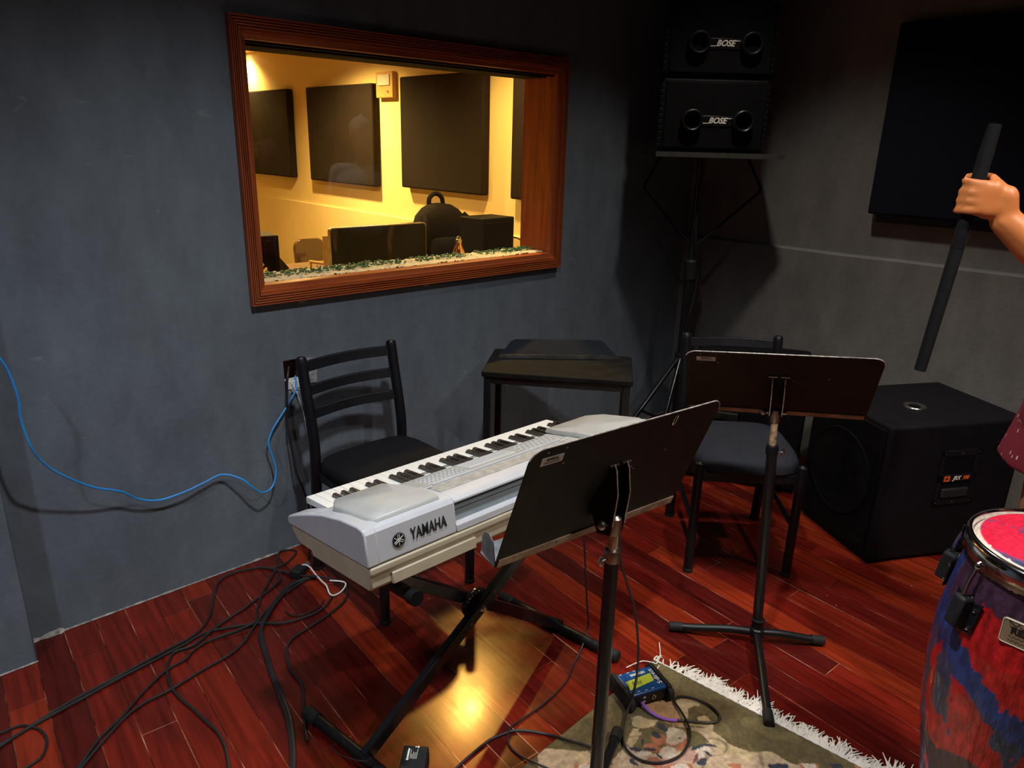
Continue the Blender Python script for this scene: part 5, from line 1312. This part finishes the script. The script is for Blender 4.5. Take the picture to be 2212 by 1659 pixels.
for kx, ky in ((-0.045, 0.039), (-0.02, 0.039), (0.0, 0.039), (-0.008, -0.039), (0.014, -0.039), (-0.03, -0.037)):
    mb = MB(); mb.box((kx, ky, ZT + 0.0002), (0.008, 0.002, 0.0004)); mb.build('print_mark', 'logo', r)

# ---- mains adaptor at the bottom edge
q = atz(890, 1662, 0.0)
r = thing('mains_adaptor', 'small black mains adaptor with white print at the bottom edge', 'adaptor', (q.x, q.y - 0.01, 0), rad(-45))
mb = MB(); mb.box((0, 0, 0.023), (0.066, 0.080, 0.046), None, 0.95); mb.build('casing', 'rubber', r, bevel=0.004, seg=3)
TA = Matrix.Translation((-0.006, 0.012, 0.0465))
mb = MB(); mb.box((-0.010, 0.0, 0.0), (0.0045, 0.030, 0.0004)); mb.v = [tuple(TA @ Vector(p)) for p in mb.v]; mb.build('printed_name', 'logo', r)
mb = MB(); mb.prism([(0.0035 * math.cos(i), 0.0035 * math.sin(i)) for i in [2 * PI * j / 16 for j in range(16)]], 0, 0.0004, TA @ Matrix.Translation((-0.010, -0.019, 0))); mb.build('printed_emblem', 'logo', r)
mb = MB()
for k in range(6):
    ln = random.uniform(0.014, 0.032); mb.box((-0.004 + k * 0.0032, -0.017 + ln / 2, 0), (0.0009, ln, 0.0004))
mb.box((0.006, 0.021, 0), (0.004, 0.003, 0.0004)); mb.box((0.012, 0.021, 0), (0.005, 0.005, 0.0004))
mb.v = [tuple(TA @ Vector(p)) for p in mb.v]; mb.build('printed_lines', 'logo', r)
mb = MB(); mb.tube(smooth_path([Vector((q.x - 0.03, q.y - 0.06, 0.012)), Vector((q.x - 0.10, q.y - 0.08, 0.004)), Vector((q.x - 0.22, q.y - 0.02, 0.004))]), 0.0025); mb_o = mb.build('adaptor_lead', 'cable'); tag(mb_o, 'thin lead running left from the mains adaptor', 'cable')

# ---- conga drum
CG = Vector((1.635, 0.172, 0.0065)); ZR = 0.78; RR_ = 0.160
r = thing('conga_drum', 'tall red and blue painted conga drum with chrome rim at the right edge', 'drum', CG)
def crad(z):
    pts = [(0.0, 0.115), (0.05, 0.122), (0.20, 0.150), (0.35, 0.176), (0.48, 0.186), (0.58, 0.183), (0.68, 0.170), (0.745, 0.157)]
    for (z0, r0), (z1, r1) in zip(pts, pts[1:]):
        if z <= z1:
            t = (z - z0) / (z1 - z0); t = t * t * (3 - 2 * t) * 0.25 + t * 0.75
            return r0 + (r1 - r0) * t
    return pts[-1][1]
RED = (0.62, 0.014, 0.016); BLU = (0.025, 0.055, 0.22); PUR = (0.075, 0.030, 0.065); CHR = (0.03, 0.022, 0.035); PNK2 = (0.75, 0.02, 0.06)
NZ, NA = 200, 320
ACAM = math.atan2(-CG.y, -CG.x)
vs = []; cs = []; fs = []
for i in range(NZ + 1):
    z = 0.745 * i / NZ; rr = crad(z)
    for j in range(NA):
        a = 2 * PI * j / NA
        c_, s_ = math.cos(a), math.sin(a)
        d = 0.0012 * noise.noise(Vector((c_ * 16, s_ * 16, z * 26)))
        vs.append((c_ * (rr + d), s_ * (rr + d), z))
        n1 = noise.noise(Vector((c_ * 2.2 + 1.3, s_ * 2.2, z * 5.0)))
        n2 = noise.noise(Vector((c_ * 3.5, s_ * 3.5 + 4, z * 8.0)))
        n3 = noise.noise(Vector((c_ * 14, s_ * 14, z * 30)))
        ph = math.degrees((a - ACAM + PI) % (2 * PI) - PI) + 14 * n2 + 5 * n3; zq = z + 0.025 * n1 + 0.008 * n3
        if abs(ph) < 105:
            col = PUR if zq > 0.60 else RED
            if ph < -62 and zq > 0.52: col = BLU
            if abs(zq - (0.575 - 0.0017 * (ph + 60))) < 0.036 and ph < 40: col = BLU
            if 0.60 < zq < 0.66 and -40 < ph < 30: col = RED
            if zq < 0.56 - 0.0017 * (ph + 60) and n2 + 0.4 * n3 > 0.12 and ph > -70: col = (0.05, 0.06, 0.12)
            if zq < 0.31 + 0.0008 * (ph + 60): col = CHR if n1 > 0 else PUR
            if zq < 0.25: col = RED if n2 > 0 else BLU
            g_ = 0.8 + 0.5 * n3
            cs.append((col[0] * g_, col[1] * g_, col[2] * g_, 1)); continue
        if z > 0.60 + 0.05 * n2: col = PUR if n1 + 0.3 * n3 > -0.15 else BLU
        elif n1 + 0.25 * n3 > 0.10: col = RED
        elif n1 + 0.25 * n3 > -0.22: col = BLU if n2 > -0.1 else PUR
        else: col = BLU
        if z < 0.62 and n2 + 0.2 * n3 > 0.22: col = RED
        if z < 0.45 and abs(n2 + 0.1 * n3) < 0.06: col = CHR
        g_ = 0.8 + 0.5 * n3
        cs.append((col[0] * g_, col[1] * g_, col[2] * g_, 1))
for i in range(NZ):
    for j in range(NA): fs.append((i * NA + j, i * NA + (j + 1) % NA, (i + 1) * NA + (j + 1) % NA, (i + 1) * NA + j))
mb = MB(); mb.add(vs, fs); sh = mb.build('shell', 'conga', r, angle=80)
ca = sh.data.color_attributes.new('paint', 'FLOAT_COLOR', 'POINT')
for k, c_ in enumerate(cs): ca.data[k].color = c_
# head: painted skin, cream collar, chrome rim
vs = [(0, 0, ZR - 0.004)]; cs = [(*PNK2, 1)]; fs = []
NR = 50; NA2 = 200
for i in range(1, NR + 1):
    q = i / NR; rr = q * (RR_ - 0.004)
    for j in range(NA2):
        a = 2 * PI * j / NA2; x, y = rr * math.cos(a), rr * math.sin(a)
        z = ZR - 0.004 if q < 0.93 else ZR - 0.004 - 0.012 * (q - 0.93) / 0.07
        vs.append((x, y, z))
        n1 = noise.noise(Vector((x * 11 + 3, y * 11, 0))); n2 = noise.noise(Vector((x * 160, y * 160, 0)))
        col = PNK2
        if n1 + 0.12 * n2 < -0.16: col = (0.16, 0.07, 0.18)
        if n1 + 0.12 * n2 < -0.36: col = (0.04, 0.06, 0.14)
        if q > 0.925 + 0.012 * n2: col = (0.78, 0.66, 0.55)
        cs.append((*col, 1))
for j in range(NA2): fs.append((0, 1 + j, 1 + (j + 1) % NA2))
for i in range(NR - 1):
    for j in range(NA2): fs.append((1 + i * NA2 + j, 1 + (i + 1) * NA2 + j, 1 + (i + 1) * NA2 + (j + 1) % NA2, 1 + i * NA2 + (j + 1) % NA2))
mb = MB(); mb.add(vs, fs); hd = mb.build('drum_head', 'head', r, angle=80)
ca = hd.data.color_attributes.new('paint', 'FLOAT_COLOR', 'POINT')
for k, c_ in enumerate(cs): ca.data[k].color = c_
mb = MB(); mb.lathe([(RR_ + 0.001, 0.745), (RR_ + 0.012, 0.746), (RR_ + 0.0135, 0.758), (RR_ + 0.010, 0.772), (RR_ + 0.006, 0.7785), (RR_ - 0.001, 0.779), (RR_ - 0.004, 0.774), (RR_ - 0.003, 0.760)], 96, cap=False); mb.build('chrome_rim', 'chrome', r, angle=60)
mb = MB(); mb.lathe([(0.1575, 0.715), (0.1605, 0.722), (0.1590, 0.746), (0.1560, 0.746)], 96, cap=False); mb.build('lower_chrome_band', 'steel', r)
qd = Vector((-CG.x, -CG.y, 0)).normalized(); a_cam = math.atan2(qd.y, qd.x)
for k, da in enumerate((-44 , -100, 16, 76, 136, -160)):
    a = a_cam + rad(da)
    c_ = Vector((math.cos(a), math.sin(a), 0)); tg = Vector((-c_.y, c_.x, 0))
    zb = 0.672; rb = crad(zb)
    p_top = c_ * (RR_ + 0.016) + Vector((0, 0, 0.742)); p_bot = c_ * (rb + 0.020) + Vector((0, 0, zb + 0.01))
    mb = MB(); mb.tube([c_ * (RR_ + 0.012) + Vector((0, 0, 0.752)), p_top + Vector((0, 0, 0.008)), p_top, p_top.lerp(p_bot, 0.5) + c_ * 0.002, p_bot], 0.0036, 8)
    mb.sph(p_top + Vector((0, 0, 0.002)), 0.0062, 8); hk = mb.build('tension_hook', 'chrome', r)
    sl = (crad(0.62) - crad(0.69)) / 0.07
    up_ = (Vector((0, 0, 1)) - c_ * sl).normalized()
    Mg = frameM(c_ * (crad(0.648) + 0.002) + Vector((0, 0, 0.648)), tg, up_) @ Matrix.Scale(1.15, 4)
    # frameM z = tg x up_ : outwards or inwards, make it outwards
    zz = Mg.to_3x3() @ Vector((0, 0, 1)); s_ = 1 if zz.dot(c_) > 0 else -1
    mb = MB(); mb.prism([(-0.026, -0.034), (0.0, -0.040), (0.026, -0.034), (0.030, 0.028), (0.012, 0.020), (0.0, 0.030), (-0.012, 0.020), (-0.030, 0.028)], 0.0, 0.004 * s_, Mg); lug = mb.build('lug_plate', 'black', r, bevel=0.002)
    mb = MB(); mb.box((0, -0.003, 0.013 * s_), (0.026, 0.058, 0.026), None); mb.v = [tuple(Mg @ Vector(p)) for p in mb.v]; mb.build('lug_block', 'rubber', lug, bevel=0.007, seg=3)
    for sx_, sy_ in ((-1, 0.010), (1, 0.010), (-1, -0.024), (1, -0.024)):
        mb = MB(); mb.sph(Mg @ Vector((sx_ * 0.020, sy_, 0.005 * s_)), 0.0042, 10); mb.build('screw', 'chrome', lug)
# maker's badge
a = a_cam + rad(-7); c_ = Vector((math.cos(a), math.sin(a), 0)); tg = Vector((-c_.y, c_.x, 0))
zb = 0.660; Mb = frameM(c_ * (crad(zb) + 0.0035) + Vector((0, 0, zb)), tg, (0, 0, 1))
mb = MB(); mb.prism(rrect(0.080, 0.052, 0.006, 4), -0.003, 0.001, Mb); bdg = mb.build('maker_badge', mat('gold_badge', (0.52, 0.42, 0.26), 0.4, 0.5), r, bevel=0.0005)
mb = MB(); mb.tube([Mb @ Vector((p[0], p[1], 0.0012)) for p in rrect(0.077, 0.049, 0.005, 4)], 0.0009, 6, True); mb.build('badge_border', 'logo', bdg)
text('REMO', 0.017, 'ink', bdg, Mb @ Matrix.Translation((0, 0.004, 0.0016)), 'maker_name', 0.0002, 0, 1.05, 0.0007)
cr = [(-0.026, 0.012), (0.026, 0.012), (0.030, 0.023), (0.018, 0.015), (0.014, 0.021), (0.007, 0.014), (0.0, 0.023), (-0.007, 0.014), (-0.014, 0.021), (-0.018, 0.015), (-0.030, 0.023)]
mb = MB(); mb.tube([Mb @ Vector((p[0], p[1], 0.0015)) for p in cr], 0.0007, 5, True); mb.build('crown_mark', 'ink', bdg)
mb = MB()
for s0 in (-0.008, -0.016):
    mb.tube([Mb @ Vector((-0.026 + 0.0022 * i, s0 + 0.0016 * math.sin(i * 1.9) * (1 if i % 5 else 1.8), 0.0014)) for i in range(24 if s0 > -0.01 else 14)], 0.00035, 4)
mb.build('script_line', 'ink', bdg)

# ---- people
def body_mesh(name, m, caps, parent, vox=0.007, smooth_it=4, skirts=()):
    mb = MB()
    for sk in skirts:
        n_ = 40; vs = []
        for c_, rx, ry in sk: vs += [(c_.x + rx * math.cos(2 * PI * j / n_), c_.y + (ry + 0.006 * math.sin(9 * 2 * PI * j / n_)) * math.sin(2 * PI * j / n_), c_.z) for j in range(n_)]
        k_ = len(sk); fs = [(i * n_ + j, i * n_ + (j + 1) % n_, (i + 1) * n_ + (j + 1) % n_, (i + 1) * n_ + j) for i in range(k_ - 1) for j in range(n_)]
        fs += [tuple(range(n_ - 1, -1, -1)), tuple(range((k_ - 1) * n_, k_ * n_))]
        mb.add(vs, fs)
    for a, ra, b_, rb, *rest in caps:
        a = Vector(a); b_ = Vector(b_); d = b_ - a
        n_ = 5
        if d.length < 1e-4: mb.sph(a, ra, 16, rest[0] if rest else (1, 1, 1)); continue
        u = d.normalized(); pr = []
        for k in range(5): 
            t = PI / 2 * (1 - k / 4); pr.append((a - u * ra * math.sin(t), max(1e-4, ra * math.cos(t))))
        for k in range(1, 5): pr.append((a.lerp(b_, k / 5), ra + (rb - ra) * k / 5))
        for k in range(5):
            t = PI / 2 * (k / 4); pr.append((b_ + u * rb * math.sin(t), max(1e-4, rb * math.cos(t))))
        mb.rings(pr, 16, flat=rest[0] if rest else None)
    o = mb.build(name, m, parent)
    rm = o.modifiers.new('skin', 'REMESH'); rm.mode = 'VOXEL'; rm.voxel_size = vox; rm.use_smooth_shade = True
    sm = o.modifiers.new('smooth', 'SMOOTH'); sm.factor = 0.5; sm.iterations = smooth_it
    return o
def head_caps(hc, f, s=1.0):
    """hc: head centre, f: facing direction"""
    f = Vector(f).normalized(); rt = f.cross(Vector((0, 0, 1))).normalized(); z = Vector((0, 0, 1))
    c = []
    P = lambda a, b_, e: hc + rt * a * s + f * b_ * s + z * e * s
    c.append((P(0, -0.015, 0.03), 0.078 * s, P(0, 0.012, 0.03), 0.074 * s))
    c.append((P(0, 0.02, -0.01), 0.062 * s, P(0, 0.035, -0.075), 0.036 * s))
    c.append((P(-0.025, 0.02, -0.05), 0.036 * s, P(0.025, 0.02, -0.05), 0.036 * s))
    c.append((P(0, 0.084, 0.012), 0.008 * s, P(0, 0.103, -0.022), 0.013 * s))
    c.append((P(-0.012, 0.092, -0.026), 0.008 * s, P(0.012, 0.092, -0.026), 0.008 * s))
    c.append((P(-0.020, 0.074, -0.050), 0.009 * s, P(0.020, 0.074, -0.050), 0.009 * s))
    c.append((P(-0.015, 0.073, -0.060), 0.009 * s, P(0.015, 0.073, -0.060), 0.009 * s))
    for k in (-1, 1):
        c.append((P(k * 0.048, 0.062, 0.026), 0.010 * s, P(k * 0.016, 0.076, 0.026), 0.009 * s))
        c.append((P(k * 0.077, -0.002, 0.020), 0.009 * s, P(k * 0.074, 0.0, -0.022), 0.008 * s))
    return c
def hand_caps(p0, a, wrist):
    """fist around a stick of axis a through p0"""
    a = a.normalized(); n_ = (wrist - p0); n_ = (n_ - a * n_.dot(a)).normalized(); b_ = a.cross(n_)
    if b_.dot(Vector((0, 0, H)) - p0) < 0: b_ = -b_
    c = []
    P = lambda x, y, z: p0 + b_ * x + n_ * y + a * z
    c.append((P(0.020, 0.030, 0.024), 0.020, P(0.020, 0.030, -0.024), 0.019))
    c.append((P(0.026, 0.012, 0.026), 0.015, P(0.026, 0.012, -0.026), 0.013))
    c.append((P(0.014, 0.060, 0.012), 0.024, P(0.008, 0.074, -0.040), 0.026))
    c.append((P(0.014, 0.055, -0.012), 0.022, P(0.008, 0.074, -0.040), 0.026))
    lens = (250, 262, 255, 235)
    for k in range(4):
        z = 0.030 - k * 0.0195; R0_ = 0.026; pts = []
        for i in range(6):
            t = rad(lens[k] * i / 5 - 25)
            pts.append(P(R0_ * math.cos(t) + (0.008 if i == 0 else 0), -R0_ * math.sin(t), z + (0.002 * i if k == 0 else -0.0012 * i if k == 3 else 0)))
        rr = (0.0092, 0.0096, 0.0092, 0.0080)[k]
        for i in range(5): c.append((pts[i], rr * (1 - 0.05 * i), pts[i + 1], rr * (1 - 0.05 * (i + 1))))
    th = [P(0.008, 0.045, 0.030), P(-0.014, 0.026, 0.048), P(-0.026, 0.004, 0.050), P(-0.020, -0.018, 0.044)]
    for i, rr in enumerate((0.0125, 0.0105, 0.0095)): c.append((th[i], rr, th[i + 1], rr * 0.9))
    return c, P(0.008, 0.074, -0.040)
def open_hand(wr, d, side):
    """relaxed hand hanging from the wrist"""
    d = Vector(d).normalized(); s_ = Vector(side).normalized(); nrm = d.cross(s_)
    c = [(wr, 0.023, wr + d * 0.075, 0.020, ), (wr + s_ * 0.018 + d * 0.02, 0.016, wr + s_ * 0.024 + d * 0.08, 0.012), (wr - s_ * 0.018 + d * 0.02, 0.016, wr - s_ * 0.024 + d * 0.075, 0.012)]
    for k, (o_, ln) in enumerate(((0.030, 0.068), (0.010, 0.078), (-0.010, 0.072), (-0.029, 0.056))):
        p = wr + s_ * o_ + d * 0.085; q_ = p + d * ln * 0.5 + nrm * 0.006; e = q_ + d * ln * 0.5 + nrm * 0.018
        c += [(p, 0.0092, q_, 0.0085), (q_, 0.0085, e, 0.0072)]
    p = wr + s_ * 0.022 + d * 0.025; q_ = p + s_ * 0.028 + d * 0.030 + nrm * 0.01; e = q_ + d * 0.030 + nrm * 0.006
    c += [(p, 0.013, q_, 0.011), (q_, 0.0105, e, 0.0085)]
    return c
def torso_caps(P_, hips, chest, sh, rt, k=1.0):
    pass

def person_right():
    st_top = atr(2150, 268, 1.98); st_bot = atr(1987, 800, 2.00)
    a = (st_top - st_bot).normalized()
    hp = atr(2104, 428, 1.98)
    t = (hp - st_bot).dot(a); hp = st_bot + a * t
    r = thing('drum_beater', 'long dark stick held upright in the raised hand at the right edge', 'stick', st_bot)
    mb = MB(); mb.rings([(Vector((0, 0, 0)), 0.013), ((st_top - st_bot) * 0.5, 0.0145), ((st_top - st_bot) * 0.9, 0.015), (st_top - st_bot, 0.013)], 16); mb.build('shaft', 'matte', r)
    mb = MB(); mb.rings([((st_top - st_bot) * 0.52, 0.0152), ((st_top - st_bot) * 0.60, 0.0155)], 16); mb.build('grip_band', 'black', r)
    pc = Vector((2.07, 0.15, 0))
    elbow = atr(2330, 615, 2.03)
    wrist_dir = (elbow - hp).normalized()
    hc_, wr = hand_caps(hp, a, elbow)
    shR = Vector((2.08, 0.315, 1.41)); shL = Vector((2.10, -0.03, 1.41))
    root = thing('person', 'person in a dark red patterned shirt raising one arm with a dark stick', 'person', (pc.x, pc.y, 0))
    z3 = lambda p: Vector(p) - Vector((pc.x, pc.y, 0))
    def T(c): return [(z3(q[0]), q[1], z3(q[2]), q[3], *q[4:]) for q in c]
    caps = list(hc_)
    caps += [(wr, 0.031, wr.lerp(elbow, 0.35), 0.040), (wr.lerp(elbow, 0.35), 0.040, wr.lerp(elbow, 0.8), 0.045), (wr.lerp(elbow, 0.8), 0.042, elbow, 0.040), (elbow, 0.040, shR, 0.050)]
    el = Vector((2.02, -0.10, 1.12)); wl = Vector((1.86, -0.06, 0.93))
    caps += [(shL, 0.050, el, 0.040), (el, 0.040, wl, 0.026)] + open_hand(wl, (-0.75, 0.15, -0.55), (0, -1, 0))
    hips = Vector((2.07, 0.14, 0.93)); ch = Vector((2.08, 0.14, 1.25))
    caps += [(Vector((2.07, 0.07, 0.95)), 0.12, Vector((2.07, 0.21, 0.95)), 0.12), (hips, 0.125, ch, 0.13), (Vector((2.08, 0.06, 1.28)), 0.11, Vector((2.08, 0.22, 1.28)), 0.11), (shR, 0.055, shL, 0.055)]
    caps += [(Vector((2.08, 0.14, 1.40)), 0.055, Vector((2.055, 0.14, 1.53)), 0.052)]
    hd_ = Vector((2.04, 0.14, 1.62)); caps += head_caps(hd_, (-1, 0.25, -0.1))
    for s_ in (-1, 1):
        hp_ = Vector((2.07, 0.14 + s_ * 0.09, 0.88)); kn = Vector((2.04, 0.14 + s_ * 0.10, 0.48)); an = Vector((2.08, 0.14 + s_ * 0.11, 0.085))
        caps += [(hp_, 0.082, kn, 0.055), (kn, 0.055, kn.lerp(an, 0.35), 0.054), (kn.lerp(an, 0.35), 0.054, an, 0.036)]
        caps += [(an - Vector((-0.02, 0, 0.05)), 0.035, an - Vector((0.15, 0, 0.060)), 0.024)]
    body_mesh('body', 'skin', T(caps), root, 0.006, 3)
    sh = [(Vector((2.07, 0.05, 0.93)), 0.145, Vector((2.07, 0.235, 0.93)), 0.150), (hips, 0.15, ch, 0.15),
          (Vector((2.08, 0.05, 1.29)), 0.125, Vector((2.08, 0.23, 1.29)), 0.125), (shR, 0.066, shL, 0.066), (shR, 0.068, shR.lerp(elbow, 0.55), 0.062), (shL, 0.068, shL.lerp(el, 0.55), 0.062)]
    o = body_mesh('shirt', 'shirtp', T(sh), root, 0.008, 2, [[(Vector((0, 0, 1.02)), 0.14, 0.21), (Vector((0, 0, 0.94)), 0.15, 0.225), (Vector((0, 0, 0.790)), 0.165, 0.258)]])
    hr = [(hd_ + Vector((0.030, 0, 0.048)), 0.082, hd_ + Vector((0.010, 0, 0.052)), 0.080), (hd_ + Vector((0.05, 0, -0.01)), 0.065, hd_ + Vector((0.045, 0, 0.03)), 0.07)]
    body_mesh('hair', 'hair', T(hr), root, 0.008, 3)
    for s_ in (-1, 1):
        hp_ = Vector((2.07, 0.14 + s_ * 0.09, 0.88)); kn = Vector((2.04, 0.14 + s_ * 0.10, 0.48)); an = Vector((2.08, 0.14 + s_ * 0.11, 0.13))
        body_mesh('trouser_leg', 'tan', T([(hp_, 0.120, kn, 0.080), (kn, 0.080, an, 0.060)]), root, 0.009, 3)
        body_mesh('shoe', 'rubber', T([(Vector((2.11, 0.14 + s_ * 0.11, 0.045)), 0.045, Vector((1.96, 0.14 + s_ * 0.11, 0.038)), 0.038)]), root, 0.008, 3)
ms, nt, b = nodes('dark_red_patterned_cloth')
tc = N(nt, 'ShaderNodeTexCoord'); vo = N(nt, 'ShaderNodeTexVoronoi', i_Scale=62.0)
mp = N(nt, 'ShaderNodeMapping'); mp.inputs['Scale'].default_value = (1, 1, 0.45); mp.inputs['Rotation'].default_value = (0.5, 0.3, 0)
nt.links.new(tc.outputs['Object'], mp.inputs[0]); nt.links.new(mp.outputs[0], vo.inputs['Vector'])
nt.links.new(ramp(nt, vo.outputs['Distance'], [(0.14, (0.65, 0.42, 0.40)), (0.19, (0.19, 0.008, 0.020))]), b.inputs['Base Color']); b.inputs['Roughness'].default_value = 0.85
MT['shirtp'] = ms
MT['tan'] = mat('tan_cloth', (0.40, 0.17, 0.07), 0.8)
person_right()

def person_behind():
    """listener out of the frame, seen only as a faint mirror image in the window"""
    bx, by = 2.98, -0.08
    root = thing('person', 'person with a pale cap and light shirt, mirrored faintly in the window glass', 'person', (bx, by, 0))
    f = Vector((-0.62, 0.78, 0)); rt = Vector((0.78, 0.62, 0))
    V = lambda a, b_, z: rt * a + f * b_ + Vector((0, 0, z))
    caps = head_caps(V(0, 0.03, 1.50), (-0.62, 0.78, -0.25))
    caps += [(V(0, -0.01, 1.30), 0.055, V(0, 0.01, 1.42), 0.052), (V(-0.16, 0, 1.27), 0.05, V(0.16, 0, 1.27), 0.05), (V(0, 0, 0.9), 0.12, V(0, 0, 1.15), 0.13)]
    for s_ in (-1, 1):
        sh, el, wr_ = V(s_ * 0.18, 0, 1.26), V(s_ * 0.24, 0.02, 0.99), V(s_ * 0.20, 0.14, 0.77)
        caps += [(sh, 0.046, el, 0.038), (el, 0.038, wr_, 0.026)] + open_hand(wr_, V(0, 0.25, -1), f)
        hp_, kn, an = V(s_ * 0.09, 0, 0.84), V(s_ * 0.095, 0.02, 0.46), V(s_ * 0.10, -0.02, 0.09)
        caps += [(hp_, 0.08, kn, 0.054), (kn, 0.054, an, 0.036), (an - Vector((0, 0, 0.05)), 0.033, an + f * 0.13 - Vector((0, 0, 0.06)), 0.025)]
        body_mesh('trouser_leg', 'jeans', [(hp_, 0.096, kn, 0.070), (kn, 0.070, an + Vector((0, 0, 0.02)), 0.054)], root, 0.010, 3)
        body_mesh('shoe', 'rubber', [(an - Vector((0, 0, 0.045)), 0.043, an + f * 0.15 - Vector((0, 0, 0.052)), 0.036)], root, 0.009, 3)
    body_mesh('body', 'skin', caps, root, 0.008, 3)
    MT['pale'] = mat('pale_grey_cloth', (0.62, 0.62, 0.60), 0.85)
    sh_ = [(V(-0.07, 0, 0.90), 0.13, V(0.07, 0, 0.90), 0.13), (V(0, 0, 0.9), 0.15, V(0, 0, 1.15), 0.15), (V(-0.09, 0, 1.17), 0.12, V(0.09, 0, 1.17), 0.12), (V(-0.17, 0, 1.265), 0.058, V(0.17, 0, 1.265), 0.058)]
    for s_ in (-1, 1): sh_.append((V(s_ * 0.18, 0, 1.26), 0.060, V(s_ * 0.215, 0.01, 1.11), 0.056))
    body_mesh('shirt', 'pale', sh_, root, 0.010, 4)
    body_mesh('cap', 'pale', [(V(0, 0.01, 1.55), 0.092, V(0, 0.03, 1.56), 0.088), (V(0, 0.0, 1.60), 0.06, V(0, 0.0, 1.655), 0.012)], root, 0.008, 3)
person_behind()
